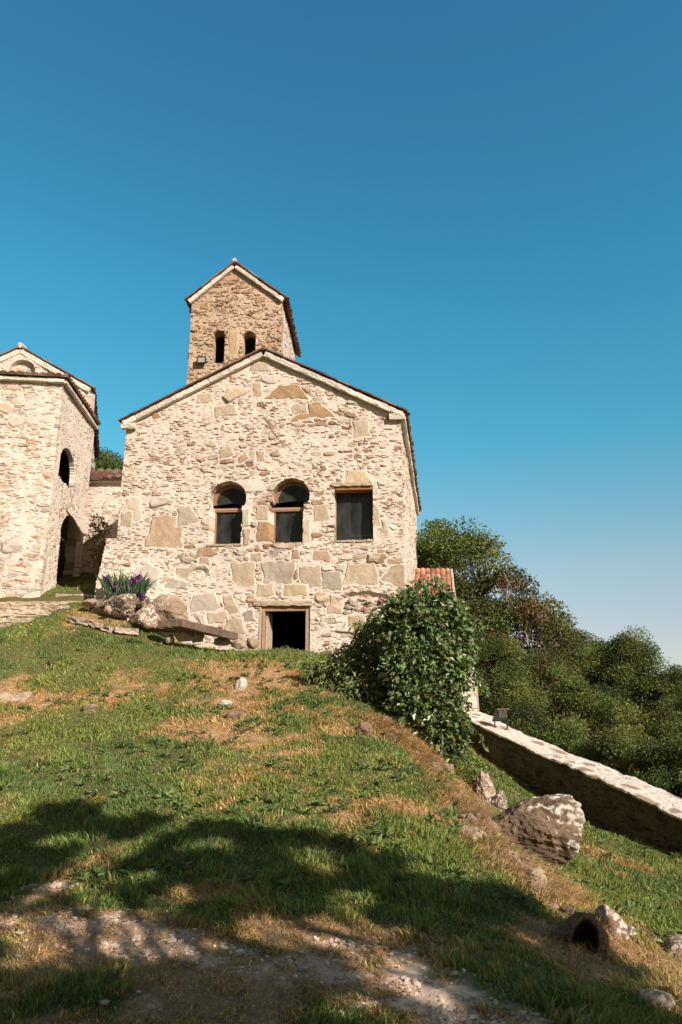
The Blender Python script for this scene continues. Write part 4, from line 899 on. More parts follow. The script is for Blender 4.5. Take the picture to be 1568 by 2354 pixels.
# steps at the left
stp = empty('stone_steps'); tag(stp, 'worn flight of low stone steps climbing to the chapel at the left edge', 'steps')
for i, (y0, Y, x1, x0) in enumerate([(1436, 17.5, 20, -260), (1421, 17.9, 70, -260), (1406, 18.3, 110, -240), (1394, 18.65, 158, -200), (1383, 18.95, 190, -160)]):
    a = P(x0, y0+3, Y); b = P(x1, y0, Y); stone_bar('step', a-[0, 0, .13], b-[0, 0, .13], [0, 0, 1], [0, 1, 0], .15, .46, stp, 150+i, .42, (.46, .36, .26), amp=.05)
a = P(128, 1366, 19.35); b = P(243, 1368, 19.2); stone_bar('threshold', a-[0, 0, .14], b-[0, 0, .14], [0, 0, 1], [0, 1, 0], .16, .5, stp, 159, .6, (.44, .34, .26), amp=.02)
settle(stp, tuple(P(80, 1440, 17.6)-[0, 0, .2]))
# loose stones in the broken patch under the square window
r_ = random.Random(5)
ls = empty('loose_stones'); tag(ls, 'small loose stones packed in the broken hollow of the hall wall above the bushes', 'loose stones')
for i in range(34):
    px = r_.uniform(792, 884); py = r_.uniform(1375, 1408); u, z = H(px, py); p = hp(u, z, -.05+r_.uniform(0, .03))
    V, F = rock_geo((r_.uniform(.07, .14), .07, r_.uniform(.03, .065)), 170+i, 3, 9, .06)
    a = r_.uniform(-.5, .5); V = np.stack([V[:, 0]*cos(a)-V[:, 2]*sin(a), V[:, 1], V[:, 0]*sin(a)+V[:, 2]*cos(a)], 1)
    c = PAL[r_.randrange(len(PAL))]*r_.uniform(.8, 1.15); mk('stone', V+p, F, M['rock'], ls, np.tile(c, (len(V), 1)))
settle(ls, tuple(hp(H(838, 1410)[0], H(838, 1410)[1], -.05)))

# ================================================================== FOLIAGE
def leaves(C, size, r, cols, nrm=None, droop=0., aspect=.5, curl=.15):
    """one folded leaf blade (two triangles pairs) at every point of C"""
    n = len(C); d = r.normal(size=(n, 3)); 
    if nrm is not None: d = d*.75+nrm*1.0
    d[:, 2] -= droop; d /= np.linalg.norm(d, axis=1)[:, None]
    up = r.normal(size=(n, 3))*.8+np.array([.1, -.25, 1.0]); s = np.cross(d, up); s /= np.linalg.norm(s, axis=1)[:, None]+1e-9; nn_ = np.cross(s, d)
    L_ = size*r.uniform(.65, 1.3, n)[:, None]
    V = np.empty((n, 4, 3)); V[:, 0] = C; V[:, 1] = C+d*L_*.45-s*L_*aspect*.5+nn_*L_*curl; V[:, 2] = C+d*L_-nn_*L_*curl*.6; V[:, 3] = C+d*L_*.45+s*L_*aspect*.5+nn_*L_*curl
    i = np.arange(n)[:, None]*4
    F = np.vstack([i+np.array([[0, 3, 2]]), i+np.array([[0, 2, 1]])])
    return V.reshape(-1, 3), F, np.repeat(cols, 4, 0)
def limb(r, a, b, sag=.12, n=5):
    t = np.linspace(0, 1, n)[:, None]; w_ = r.normal(size=(n, 3))*np.linalg.norm(b-a)*.05; w_[0] = 0; w_[-1] = 0
    m = a*(1-t)+b*t; m[:, 2] += np.sin(t[:, 0]*pi)*sag*np.linalg.norm(b-a); return m+w_
def make_tree(name, seed, Ht, Rd, nclump=46, nleaf=320, leaf=.13, cr=(.55, .95), base=.32, hue=(.055, .085, .02), bare=0, flat=1.0, cl=.5, brown=0., tint=1.0):
    r = np.random.default_rng(seed); root = empty(name); tb = MB(); bc = (.13, .10, .075)
    top = np.array([r.normal()*.05*Ht, r.normal()*.05*Ht, Ht*.72]); tk = limb(r, np.zeros(3), top, 0, 8); tb.tube(tk, np.linspace(.045*Ht*.5+.06, .03, 8), 8, bc)
    cens = []; tries = 0
    while len(cens) < nclump and tries < 4000:
        tries += 1; q = r.normal(size=3); q /= np.linalg.norm(q); rad = r.uniform(cr[0], cr[1])
        p = np.array([q[0]*Rd*rad, q[1]*Rd*rad, Ht*(base+(1-base)/2)+q[2]*Ht*(1-base)/2*rad*flat])
        w_ = 1-.35*((p[2]/Ht-base)/(1-base)); p[:2] *= w_
        if all(np.linalg.norm(p-c) > cl*.62 for c in cens): cens.append(p)
    LV = []; LF = []; LC = []; k = 0
    for j, c in enumerate(cens):
        t = np.clip(c[2]/Ht-.30, .12, .95); s = tk[int(t*6)]; pts = limb(r, s, c, .08, 6); tb.tube(pts, np.linspace(.025+.008*Ht*.3, .008, 6), 5, bc)
        for q in range(3): e = c+r.normal(size=3)*cl*.55; tb.tube(limb(r, pts[3+q % 2], e, .05, 4), np.linspace(.016, .006, 4), 4, bc)
        if r.random() < bare:
            for q in range(9): e = c+r.normal(size=3)*cl*.8+(c-top*.7)*.12; tb.tube(limb(r, c-(c-s)*.15, e, .05, 4), np.linspace(.012, .005, 4), 3, (.30, .24, .18))
            continue
        n = int(nleaf*r.uniform(.6, 1.3)); d = r.normal(size=(n, 3)); d /= np.linalg.norm(d, axis=1)[:, None]
        rr = cl*(r.random(n)**.45)*r.uniform(.8, 1.25); sc_ = np.array([1.15, 1.15, .72])
        C = c+d*rr[:, None]*sc_; C[:, 2] -= .12*cl*np.abs(d[:, 0])
        col = np.array(hue)*r.uniform(.55, 1.6)*np.array([r.uniform(.85, 1.25), 1, r.uniform(.7, 1.2)])
        if r.random() < brown: col = np.array([.20, .11, .045])*r.uniform(.8, 1.3)
        cols = col*r.uniform(.65, 1.4, n)[:, None]*tint
        V, F, cc = leaves(C, leaf, r, cols, d, .25); LV.append(V); LF.append(F+k); LC.append(cc); k += len(V)
    tb.build('trunk', M['bark'], root)
    mk('crown', np.vstack(LV), np.vstack(LF), M['leaf'], root, np.vstack(LC))
    return root
def place(root, x, y, z=None, rz=0, sc=1, label=None, cat='tree', group=None):
    root.location = (x, y, (float(ground_z(x, y)) if z is None else z)-.1); root.rotation_euler[2] = rz
    root.scale = (sc, sc, sc) if np.isscalar(sc) else sc
    return tag(root, label, cat, group)

# ---- trees right of the hall and down the slope
def crown_at(px, py, Y): p = P(px, py, Y); return p
t1 = make_tree('leafy_tree', 201, 8.2, 2.6, 72, 560, .13, base=.12, hue=(.115, .15, .035), cl=.6)
p = P(1040, 1160, 27.5); gz1 = 1.3; s_ = (p[2]-gz1)/8.2
place(t1, p[0], 27.5, gz1, .5, (s_*1.12, s_*1.12, s_), 'tallest leafy tree rising right behind the red annex roof')
t2 = make_tree('leafy_tree', 202, 6.5, 2.4, 74, 400, .12, base=.06, hue=(.11, .115, .03), bare=.12, brown=.28, cl=.52)
p = P(1180, 1310, 26.5); place(t2, p[0], 26.5, 0.2, 0, (p[2]-.2)/6.5, 'brownish half bare tree with dead twigs right of the tallest tree')
FARG = 'trees crowding the slope beyond the parapet wall'
tA = make_tree('slope_tree', 203, 7, 3.0, 80, 600, .12, base=.05, hue=(.10, .14, .034), cl=.62)
tB = make_tree('slope_tree', 204, 7, 2.8, 80, 600, .11, base=.05, hue=(.10, .145, .035), cl=.58)
tC = make_tree('slope_tree', 205, 7, 3.1, 84, 600, .12, base=.05, hue=(.09, .125, .03), cl=.66)
spots = [  # top px, py, distance, label
 (1115, 1475, 24.5, 'dark tree filling the gap between the gate pier and the half bare tree'),
 (1290, 1445, 31, 'broad tree whose flat top meets the sky right of the half bare tree'),
 (1240, 1520, 25.5, 'tree with a dark crown directly behind the parapet floodlight'),
 (1440, 1478, 30, 'tallest tree of the right hand group with feathery tips against the sky'),
 (1345, 1580, 24, 'low dense tree behind the middle of the parapet wall'),
 (1535, 1560, 29, 'tree right of the feathery topped tree, nearly at the edge'),
 (1480, 1630, 22, 'dark tree above the right end of the parapet wall'),
 (1600, 1590, 23, 'tree cut by the right edge above the parapet wall'),
 (1360, 1490, 34, 'far tree seen between the flat topped and the feathery topped trees'),
 (1180, 1600, 23.5, 'low tree leaning over the parapet beside the floodlight'),
 (1560, 1700, 19, 'low bushy tree hugging the outside of the parapet at the right edge'),
 (1420, 1680, 20.5, 'low bushy tree hugging the outside of the parapet left of the edge one'),
 (1660, 1560, 30, 'tree just outside the right edge of the view'),
 (1300, 1660, 22, 'low bushy tree pressed against the outer face of the parapet, middle')]
tE = make_tree('slope_tree', 208, 7, 2.7, 80, 560, .12, base=.05, hue=(.12, .15, .04), cl=.55)
tF = make_tree('slope_tree', 209, 7, 2.9, 70, 460, .14, base=.05, hue=(.10, .135, .03), cl=.7)
protos = [tA, tE, tB, tF, tC]; used = [False]*5
for i, (px, py, Y, lb) in enumerate(spots):
    p = P(px, py-(22 if py < 1600 else 0), Y); zb_ = min(float(ground_z(p[0], Y)), p[2]-4.0); hgt = p[2]-zb_+.3
    k = i % 5; o = protos[k] if not used[k] else copy_tree(protos[k]); used[k] = True
    s_ = hgt/7; sxy = s_ if s_ < 1.1 else 1.1*(s_/1.1)**.4
    place(o, p[0], Y, zb_, i*2.1, (sxy, sxy, s_), lb, 'tree', FARG)
# ---- hilltop trees seen in the gap on the left
tD = make_tree('hill_tree', 206, 6, 3.2, 40, 420, .16, base=.1, hue=(.09, .13, .035), cl=.75)
for i, (px, py, Y, lb) in enumerate([(236, 1046, 46, 'tree crown peeking over the tile capped wall between chapel and hall'), (262, 1066, 43, 'lower tree crown beside the hall in the same gap'), (205, 1040, 50, 'tree crown mostly hidden behind the chapel in the gap')]):
    p = P(px, py, Y); o = tD if i == 0 else copy_tree(tD); place(o, p[0], Y, p[2]-5.2, i, 1, lb, 'tree', 'trees on the hill behind the gap')

# ---- bush and ivy in front of the hall
def cloud(name, lumps, dens, leaf, hue, r, mat, parent, droop=.4, aspect=.5, var=(.6, 1.5), shell=.5, tipy=0):
    LV = []; LF = []; LC = []; k = 0
    for (c, rad) in lumps:
        c = np.asarray(c, float); rad = np.asarray(rad, float)
        n = int(dens*(rad[0]*rad[1]+rad[0]*rad[2]+rad[1]*rad[2])*4); d = r.normal(size=(n, 3)); d /= np.linalg.norm(d, axis=1)[:, None]
        rr = shell+(1-shell)*r.random(n)**.7; rr *= 1+.16*r.normal(size=n)*.6
        C = c+d*rr[:, None]*rad
        nz = fbm(C[:, 0]*4+C[:, 1]*2, C[:, 2]*4, 300, 3); C = C[(nz > .36)]; d = d[nz > .36]
        lc = np.array(hue)*r.uniform(.8, 1.2); cols = lc*r.uniform(var[0], var[1], len(C))[:, None]*np.stack([r.uniform(.8, 1.35, len(C)), np.ones(len(C)), r.uniform(.7, 1.3, len(C))], 1)
        V, F, cc = leaves(C, leaf, r, cols, d, droop, aspect); LV.append(V); LF.append(F+k); LC.append(cc); k += len(V)
    return mk(name, np.vstack(LV), np.vstack(LF), mat, parent, np.vstack(LC))
r = np.random.default_rng(31)
iv = empty('ivy_column'); tag(iv, 'tall column of glossy ivy hanging over the bank in front of the hall corner', 'ivy')
il = []
for (px, py, rx, rz) in [(975, 1385, 62, 48), (930, 1400, 45, 40), (1020, 1420, 58, 60), (960, 1450, 70, 55), (1035, 1480, 52, 60), (985, 1510, 75, 60), (1045, 1545, 45, 60), (940, 1540, 60, 55), (1000, 1580, 70, 60), (960, 1620, 60, 55), (1030, 1620, 48, 55), (1000, 1670, 55, 50), (1020, 1715, 48, 44), (1015, 1752, 42, 34), (1045, 1690, 36, 50) , (900, 1440, 35, 40), (1025, 1775, 32, 30), (1000, 1790, 26, 22), (1050, 1750, 24, 30), (1060, 1440, 22, 40), (1065, 1510, 24, 40), (1000, 1360, 30, 30), (930, 1500, 50, 40)]:
    Y = 14.4-.5*ss(1500, 1750, py)+r.uniform(-.15, .15); k = Y/1700; il.append((P(px, py, Y), (rx*k*.98, rx*k*.78, rz*k*1.0)))
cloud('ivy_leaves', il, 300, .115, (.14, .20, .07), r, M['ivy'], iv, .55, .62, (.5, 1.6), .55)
iv_in = cloud('inner_ivy', [(c+np.array([0, .12, 0]), np.array(q)*.8) for c, q in il], 260, .13, (.07, .11, .03), r, M['leaf'], iv, .3, .7, (.6, 1.3), .1)  # inner leaves coloured darker to paint the shade inside the ivy
ib = MB(); bs = P(1000, 1770, 13.9)
for q in range(9): c, rad = il[q*2 % len(il)]; ib.tube(limb(r, bs+r.normal(size=3)*.1, np.array(c), .02, 7), np.linspace(.05, .015, 7), 5, (.16, .12, .09))
ib.build('stems', M['bark'], iv)
bu = empty('leafy_bush'); tag(bu, 'spreading bush with narrow drooping leaves between the cellar door and the ivy', 'bush')
bl = []
for (px, py, rx, rz) in [(850, 1475, 36, 24), (805, 1505, 30, 24), (870, 1470, 60, 50), (800, 1530, 60, 45), (860, 1540, 75, 55), (765, 1545, 40, 36), (900, 1600, 65, 50), (840, 1590, 65, 38), (910, 1650, 55, 36), (790, 1575, 40, 25), (930, 1560, 50, 60), (745, 1560, 32, 26), (720, 1545, 20, 16), (880, 1430, 40, 35), (780, 1530, 26, 22), (850, 1650, 40, 24), (960, 1690, 35, 30)]:
    Y = 15.6-1.2*ss(1500, 1700, py)+r.uniform(-.2, .2); k = Y/1700; bl.append((P(px, py, Y), (rx*k*1.0, rx*k*.8, rz*k*.95)))
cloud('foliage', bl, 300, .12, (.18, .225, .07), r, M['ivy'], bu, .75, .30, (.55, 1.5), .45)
cloud('inner_foliage', [(c+np.array([0, .12, 0]), np.array(q)*.75) for c, q in bl], 170, .12, (.09, .12, .035), r, M['leaf'], bu, .3, .4, (.6, 1.3), .1)  # darker leaf colour stands in for shade within the bush
ib = MB(); bs = P(870, 1630, 14.9)
def sprays(lumps, n_, ln_, leafs, hue, par, mat, nm, down, asp):
    tb = MB(); LV = []; LF = []; LC = []; k = 0
    for q in range(n_):
        c, rad = lumps[r.integers(len(lumps))]; d = r.normal(size=3); d[1] = -abs(d[1])*.6; d = unit(d); a = np.array(c)+d*np.array(rad)*.8; L_ = r.uniform(.5, 1.2)*ln_
        t = np.linspace(0, 1, 8)[:, None]; pts = a+(d*np.array([1, 1, .8])+np.array([0, 0, .35]))*L_*t+np.array([0, 0, -down])*L_*t**2; tb.tube(pts, np.linspace(.006, .002, 8), 4, (.16, .15, .07))
        m = int(26*L_/.4)+6; tt = r.uniform(.1, 1, m); C = np.stack([np.interp(tt, t[:, 0], pts[:, i]) for i in range(3)], 1)+r.normal(size=(m, 3))*.015
        V, F, cc = leaves(C, leafs, r, np.array(hue)*r.uniform(.6, 1.5, m)[:, None], np.tile(d, (m, 1))*.5, .7, asp); LV.append(V); LF.append(F+k); LC.append(cc); k += len(V)
    Fq = np.vstack(tb.F4); Fs = np.vstack([Fq[:, [0, 1, 2]], Fq[:, [0, 2, 3]]]+tb.F3)
    LV.append(np.vstack(tb.V)); LF.append(Fs+k); LC.append(np.vstack(tb.C)); mk(nm, np.vstack(LV), np.vstack(LF), mat, par, np.vstack(LC))
sprays(bl, 80, .42, .11, (.19, .24, .075), bu, M['ivy'], 'stray_shoots', .9, .28)
for c, rad in bl: ib.tube(limb(r, bs+r.normal(size=3)*.12, np.array(c)+[0, 0, rad[2]*.5], .12, 7), np.linspace(.03, .008, 7), 5, (.18, .14, .1))
sprays(il, 60, .32, .10, (.13, .19, .065), iv, M['ivy'], 'hanging_shoots', 1.6, .6)
ib.build('branches', M['bark'], bu); settle(bu, tuple(bs)); settle(iv, tuple(P(1000, 1770, 13.9)))
# small green plants at the ivy foot
wd = empty('weed_clump'); tag(wd, 'low bright green weeds at the foot of the ivy column', 'weeds')
wl = [(np.array(onground(px, py, .08)), (.22, .2, .12)) for px, py in ((1060, 1790), (1040, 1775), (1080, 1800), (1010, 1800), (1090, 1770))]
cloud('weed_leaves', wl, 900, .07, (.16, .22, .05), r, M['leaf'], wd, -.5, .4); settle(wd, onground(1060, 1790))
# shrub against the boundary wall
sh = empty('thin_shrub'); tag(sh, 'thin yellowish shrub growing against the wall in the gap beside the hall', 'shrub')
sl = [(P(px, py, 21.5), (rx*.0126, rx*.0126, rx*.0126)) for px, py, rx in ((225, 1200, 16), (240, 1215, 14), (215, 1225, 18), (232, 1245, 18), (208, 1255, 14), (240, 1270, 14), (225, 1275, 16), (238, 1295, 14), (245, 1240, 12))]
cloud('foliage', sl, 330, .085, (.22, .20, .06), r, M['leaf'], sh, .1, .5); ib = MB(); bs = np.array([P(236, 1318, 21.5)[0], 21.5, float(ground_z(P(236, 1318, 21.5)[0], 21.5))])
for c, rad in sl: ib.tube(limb(r, bs, np.array(c), .05, 6), np.linspace(.03, .008, 6), 5, (.2, .14, .09))
ib.build('branches', M['bark'], sh); settle(sh, tuple(bs))

# ---- iris clump
ir = empty('iris_clump'); tag(ir, 'clump of purple irises with sword shaped leaves growing behind the brown rock', 'iris plant')
LV = []; LF = []; LC = []; k = 0
for q in range(150):
    px = r.uniform(242, 335); b0 = P(px, 1366-8*abs(r.normal()), 18.15+r.uniform(-.15, .15)); d = np.array([(px-288)/110+r.normal()*.28, r.normal()*.2, 1.0]); d = unit(d); Lh = r.uniform(.28, .55)
    s = unit(np.cross(d, [r.normal()*.3, 1, 0])); wdt = r.uniform(.012, .022); bend = np.array([d[0]*.25, 0, -.08])
    V = np.array([b0-s*wdt, b0+s*wdt, b0+d*Lh*.6+s*wdt, b0+d*Lh*.6-s*wdt, b0+d*Lh+bend*Lh]); LV.append(V); LF.append(np.array([[0, 1, 2], [0, 2, 3], [3, 2, 4]])+k); k += 5
    LC.append(np.tile(np.array([.055, .10, .045])*r.uniform(.7, 1.5), (5, 1)))
mk('sword_leaves', np.vstack(LV), np.vstack(LF), M['leaf'], ir, np.vstack(LC))
for q, (px, py) in enumerate([(245, 1330), (251, 1335), (270, 1343), (315, 1330), (307, 1334), (320, 1336), (334, 1345), (313, 1358), (268, 1352), (330, 1370), (322, 1326)]):
    c = P(px, py, 18.1); n = 26; d = r.normal(size=(n, 3)); d /= np.linalg.norm(d, axis=1)[:, None]
    V, F, cc = leaves(c+d*.02, .075, r, np.tile(np.array([.22, .06, .26]), (n, 1))*r.uniform(.6, 1.5, n)[:, None], d, .2, .8); fo = mk('flower', V, F, M['petal'], ir, cc)
    st_ = MB(); st_.tube([c-[0, 0, .32], c-[0, 0, .01]], .005, 4, (.07, .12, .04)); st_.build('stalk', M['leaf'], ir)
settle(ir, tuple(P(288, 1370, 18.15)))

# ================================================================== GRASS
def inside_no_grass(x, y):
    m = np.zeros(x.shape, bool)
    du_ = (x-HO[0])*FD[0]+(y-HO[1])*FD[1]; dn = (x-HO[0])*FN[0]+(y-HO[1])*FN[1]
    m |= (du_ > -.5) & (du_ < HW+.0) & (dn < .05)
    m |= (y > 19.45) & (x < C0[0]+.02)
    m |= (x < P(190, 1390, 18.8)[0]) & (y > 17.45+ (x+9.5)*.55) & (y < 19.6)
    xi = np.interp(y, cx[::-1, 1] if cx[0, 1] > cx[-1, 1] else cx[:, 1], cx[::-1, 0] if cx[0, 1] > cx[-1, 1] else cx[:, 0])
    m |= (x > xi-.0) & (y > 12.5) & (y < 21.5)
    return m
NB = 620000; r = np.random.default_rng(5)
Yc = np.linspace(3.2, 23, 400); pdf = Yc*(5/Yc)**1.15; cdf = np.cumsum(pdf); cdf /= cdf[-1]
by = np.interp(r.random(NB), cdf, Yc); bx = r.uniform(-.62, .66, NB)*by
ba, dr = cover(bx, by)
den = (1-ss(.30, .66, ba))*(1-.35*ss(.6, 1.1, dr)*1)*(.35+.65*ss(.25, .55, fbm(bx*5, by*5, 210, 3)))
den = den*(1-.72*bankm(bx, by)); den = np.maximum(den, .05*(1-ss(.7, 1.0, ba))) 
kp_ = (r.random(NB) < den) & ~inside_no_grass(bx, by); bx, by, ba, dr = bx[kp_], by[kp_], ba[kp_], dr[kp_]; n = len(bx)
bz_ = ground_z(bx, by)
tuft = fbm(bx*2.2, by*2.2, 211, 3); t2_ = fbm(bx*7, by*7, 212, 2)
hgt = .85*(.035+.075*ss(.3, .75, tuft)+.05*ss(.55, .8, t2_))*r.uniform(.5, 1.35, n)*(1-.35*ss(.5, 1, dr))*(1-.4*ss(.2, .6, ba))
wid = (.0028+.00042*by)*r.uniform(.7, 1.3, n)
ang = fbm(bx*1.5, by*1.5, 213, 2)*9+r.normal(size=n)*1.1; lean = r.uniform(.2, 1.0, n)*(1+.5*ss(.5, 1, dr))
dx, dy = np.cos(ang), np.sin(ang); sa_ = r.uniform(0, 2*pi, n); sx_, sy_ = np.cos(sa_)*wid, np.sin(sa_)*wid
ne = 15000; q_ = r.random(ne)*(len(_bk)-1.01); k_ = q_.astype(int); f_ = (q_-k_)[:, None]; eb = _bk[k_]*(1-f_)+_bk[k_+1]*f_+r.normal(size=(ne, 2))*np.array([.28, .35])
ly = np.interp(r.random(220000), cdf, Yc); lx = r.uniform(-.6, .6, 220000)*ly; lba, ldr = cover(lx, ly); ok = (ldr > .62) & (lba < .75) & (r.random(220000) < .5) & ~inside_no_grass(lx, ly)   # dead straw lying in the dry patches
eb = np.vstack([eb, np.stack([lx[ok], ly[ok]], 1)]); ne = len(eb)
bx = np.concatenate([bx, eb[:, 0]]); by = np.concatenate([by, eb[:, 1]]); bz_ = ground_z(bx, by); ba = np.concatenate([ba, np.zeros(ne)]); dr = np.concatenate([dr, np.full(ne, 1.2)]); n = len(bx)
tuft = fbm(bx*2.2, by*2.2, 211, 3)
hgt = np.concatenate([hgt, np.where(np.arange(ne) < 15000, r.uniform(.05, .16, ne), r.uniform(.02, .07, ne))]); wid = np.concatenate([wid, (.0028+.00042*eb[:, 1])*r.uniform(.6, 1.1, ne)]); lean = np.concatenate([lean, r.uniform(.7, 2.2, ne)])
dx = np.concatenate([dx, .5+.5*r.normal(size=ne)]); dy = np.concatenate([dy, -.5+.5*r.normal(size=ne)]); sx_ = wid*np.cos(r.uniform(0, 6.28, n)); sy_ = wid*np.sin(r.uniform(0, 6.28, n))
V = np.empty((n, 5, 3)); base = np.stack([bx, by, bz_-.01], 1); S_ = np.stack([sx_, sy_, 0*sx_], 1); D_ = np.stack([dx, dy, 0*dx], 1)
V[:, 0] = base-S_; V[:, 1] = base+S_; mid_ = base+D_*(hgt*lean*.35)[:, None]+np.array([0, 0, 1])*(hgt*.6)[:, None]
V[:, 2] = mid_+S_*.8; V[:, 3] = mid_-S_*.8; V[:, 4] = base+D_*(hgt*lean)[:, None]+np.array([0, 0, 1])*(hgt*(1.05-.3*lean))[:, None]
gA = np.array([.24, .29, .07]); gB = np.array([.15, .22, .06]); gY = np.array([.46, .33, .095]); gS = np.array([.62, .42, .20]); gR = np.array([.36, .22, .115])
lush = ss(.35, .7, fbm(bx*.7, by*.7, 214, 3)+.12*(tuft-.5)); col = mix(gA, gB, lush[:, None]); col = mix(col, gY, (ss(.3, .75, dr+.25*(r.random(n)-.5)))[:, None]*.85)
isd = r.random(n) < ss(.38, 1.0, dr)*.78+.04; col = np.where(isd[:, None], mix(gS, gR, (r.random(n)**2)[:, None]), col)
col = col*r.uniform(.55, 1.5, n)[:, None]
i = np.arange(n)[:, None]*5; FQ = i+np.array([[0, 1, 2, 3]]); FT = i+np.array([[3, 2, 4]])
go = mk('grass', V.reshape(-1, 3), [FQ, FT], M['grass'], None, np.repeat(col, 5, 0)); tag(go, 'short green and straw coloured grass on the hillside', None, None, 'stuff')
# broad leaved weeds in the lawn
nw = 1500; wy = r.uniform(7, 17.5, nw); wx = r.uniform(-.55, .45, nw)*wy; ok = (fbm(wx*1.3, wy*1.3, 220, 3) > .52) & ~inside_no_grass(wx, wy); wx, wy = wx[ok], wy[ok]; C = []
for q in range(9): a_ = r.uniform(0, 2*pi, len(wx)); C.append(np.stack([wx+np.cos(a_)*.02, wy+np.sin(a_)*.02, ground_z(wx, wy)+.03], 1))
C = np.vstack(C); d = r.normal(size=C.shape); d[:, 2] = .25; d /= np.linalg.norm(d, axis=1)[:, None]
V, F, cc = leaves(C, .10, r, np.array([.12, .17, .05])*r.uniform(.7, 1.5, len(C))[:, None], d*2, -.3, .38, .1)
wo_ = mk('weeds', V, F, M['leaf'], None, cc); tag(wo_, 'broad leaved weeds scattered through the lawn', None, None, 'stuff')
# gravel
V0, F0 = ICO[1]; ng = 38000; gy_ = r.uniform(3.4, 8.2, ng)**1.0; gx_ = r.uniform(-.6, .62, ng)*gy_; ba, dr = cover(gx_, gy_)
ok = r.random(ng) < ss(.42, .8, ba)*(.3+.7*ss(.35, .6, fbm(gx_*3, gy_*3, 230, 3))); gx_, gy_ = gx_[ok], gy_[ok]; n = len(gx_)
sz = .006+.014*r.random(n)**2.5+.010*(r.random(n) < .03); sc3 = sz[:, None]*r.uniform(.6, 1.4, (n, 3))*np.array([1.2, 1.2, .7])
V = V0[None]*(1+.25*r.normal(size=(n, len(V0), 1))*.6)*sc3[:, None]; a_ = r.uniform(0, 2*pi, n); ca, sa = np.cos(a_)[:, None], np.sin(a_)[:, None]
V = np.stack([V[..., 0]*ca-V[..., 1]*sa, V[..., 0]*sa+V[..., 1]*ca, V[..., 2]], -1)+np.stack([gx_, gy_, ground_z(gx_, gy_)+.004], -1)[:, None]
col = mix(np.array([.86, .70, .58]), np.array([.58, .39, .28]), (r.random(n)**1.3)[:, None])*r.uniform(.7, 1.15, n)[:, None]
gv = mk('gravel', V.reshape(-1, 3), (np.arange(n)[:, None, None]*len(V0)+F0[None]).reshape(-1, 3), M['rock'], None, np.repeat(col, len(V0), 0)); tag(gv, 'pale gravel in the bare patches of the foreground', None, None, 'stuff')
# a few larger white stones
rr_ = random.Random(3)
for i, (px, py) in enumerate([(28, 2072), (282, 2060), (292, 2056), (45, 2150), (235, 2318), (690, 2240), (640, 2225), (395, 2175), (232, 2122), (40, 2203)]):
    g_ = ground_hit(px, py); s = rr_.uniform(.018, .035); rock('pebble', None, (g_[0], g_[1], g_[2]+s*.4), (s*1.3, s, s*.7), 300+i, 'pale', (0, 0, i), 3)
    tag(bpy.data.objects[[o.name for o in COL.objects][-1]], 'white pebble lying on the bare soil in the foreground', 'pebble', 'white pebbles')
# dandelions
def dandelion():
    root = empty('dandelion'); n = 22; d = r.normal(size=(n, 3)); d[:, 2] = np.abs(d[:, 2])*.6; d /= np.linalg.norm(d, axis=1)[:, None]
    V, F, cc = leaves(np.zeros((n, 3))+[0, 0, .075], .024, r, np.tile(np.array([.75, .36, .02]), (n, 1)), d, 0, .6); mk('flower_head', V, F, M['petal'], root, cc)
    b = MB(); b.tube([(0, 0, -.02), (.004, 0, .03), (0, 0, .075)], .003, 4, (.1, .14, .04)); b.build('stem', M['leaf'], root); return root
dn = dandelion(); first = True
for (px, py) in [(208,1838),(216,1842),(222,1838),(232,1843),(213,1846),(226,1848),(240,1841),(420,1822),(484,1897),(492,1903),(508,1925),(515,1927),(521,1929),(648,1848),(580,1798),(567,1865),(578,1872),(573,1868),(590,1880),(632,1900),(760,1910),(948,1925),(1108,1912),(966,2000),(972,2004),(1420+0,2290),(160,2035)]:
    g_ = ground_hit(px, py+4); o = dn if first else copy_tree(dn); first = False
    o.location = (g_[0], g_[1], g_[2]); o.rotation_euler[2] = px; o.scale = (.5, .5, .62); tag(o, 'small orange yellow dandelion flower in the lawn', 'flower', 'dandelions in the lawn')

# ================================================================== TREES BEHIND THE CAMERA that shade the foreground
zq = [(80,430),(20,400),(150,330),(260,310),(400,310),(460,330),(300,360),(620,390),(560,440),(640,470),(780,430),(700,470),(860,400),(990,370),(780,530),(700,560),(850,560),(780,610),(900,490),(960,560),(1090,400),(1040,520),(1180,560),
      (1260,470),(1330,540),(1400,580),(1500,560),(1560,640),(1480,660),(1620,600),(50,560),(-40,500),(60,620),(20,700),(80,780),(150,850),(60,870),(200,930),(380,590),(340,560),(420,640),(560,560),(620,640),(500,930),(600,880),(650,950),(800,980),(740,900),(900,850),(960,930),
      (1060,620),(1120,680),(860,640),(1150,860),(1060,830),(1000,780),(1250,930),(330,980),(1300,840),(1420,720),(1500,760),(1620,760),(1700,800),(1660,700),(700,830),(600,800),*[(x_, y_) for y_ in (975, 1030) for x_ in range(-60, 1300, 105)],(1130,1010),(240,1010),(1720,900),(1640,880),(1560,860),(1750,700),(1850,690),(1950,740),(1800,780),(1900,800),(2000,830),(2080,880),(1850,900),(1950,930),(2050,960),(2150,980),(1900,1000),(2100,1030),(1780,960),(2230,1040),(1700,740)]
r = np.random.default_rng(77); groups = ([], [])
for (zx, zy) in zq:
    g_ = ground_hit(zx*.647, 1690+zy*.647); 
    for q in range(2): t = r.uniform(10.3, 12.6); c = g_+SUN*t+r.normal(size=3)*np.array([.13, .16, .04])*(1+q); groups[0 if c[0] < 5.4 else 1].append((c, r.uniform(.20, .42)))
LIT = []
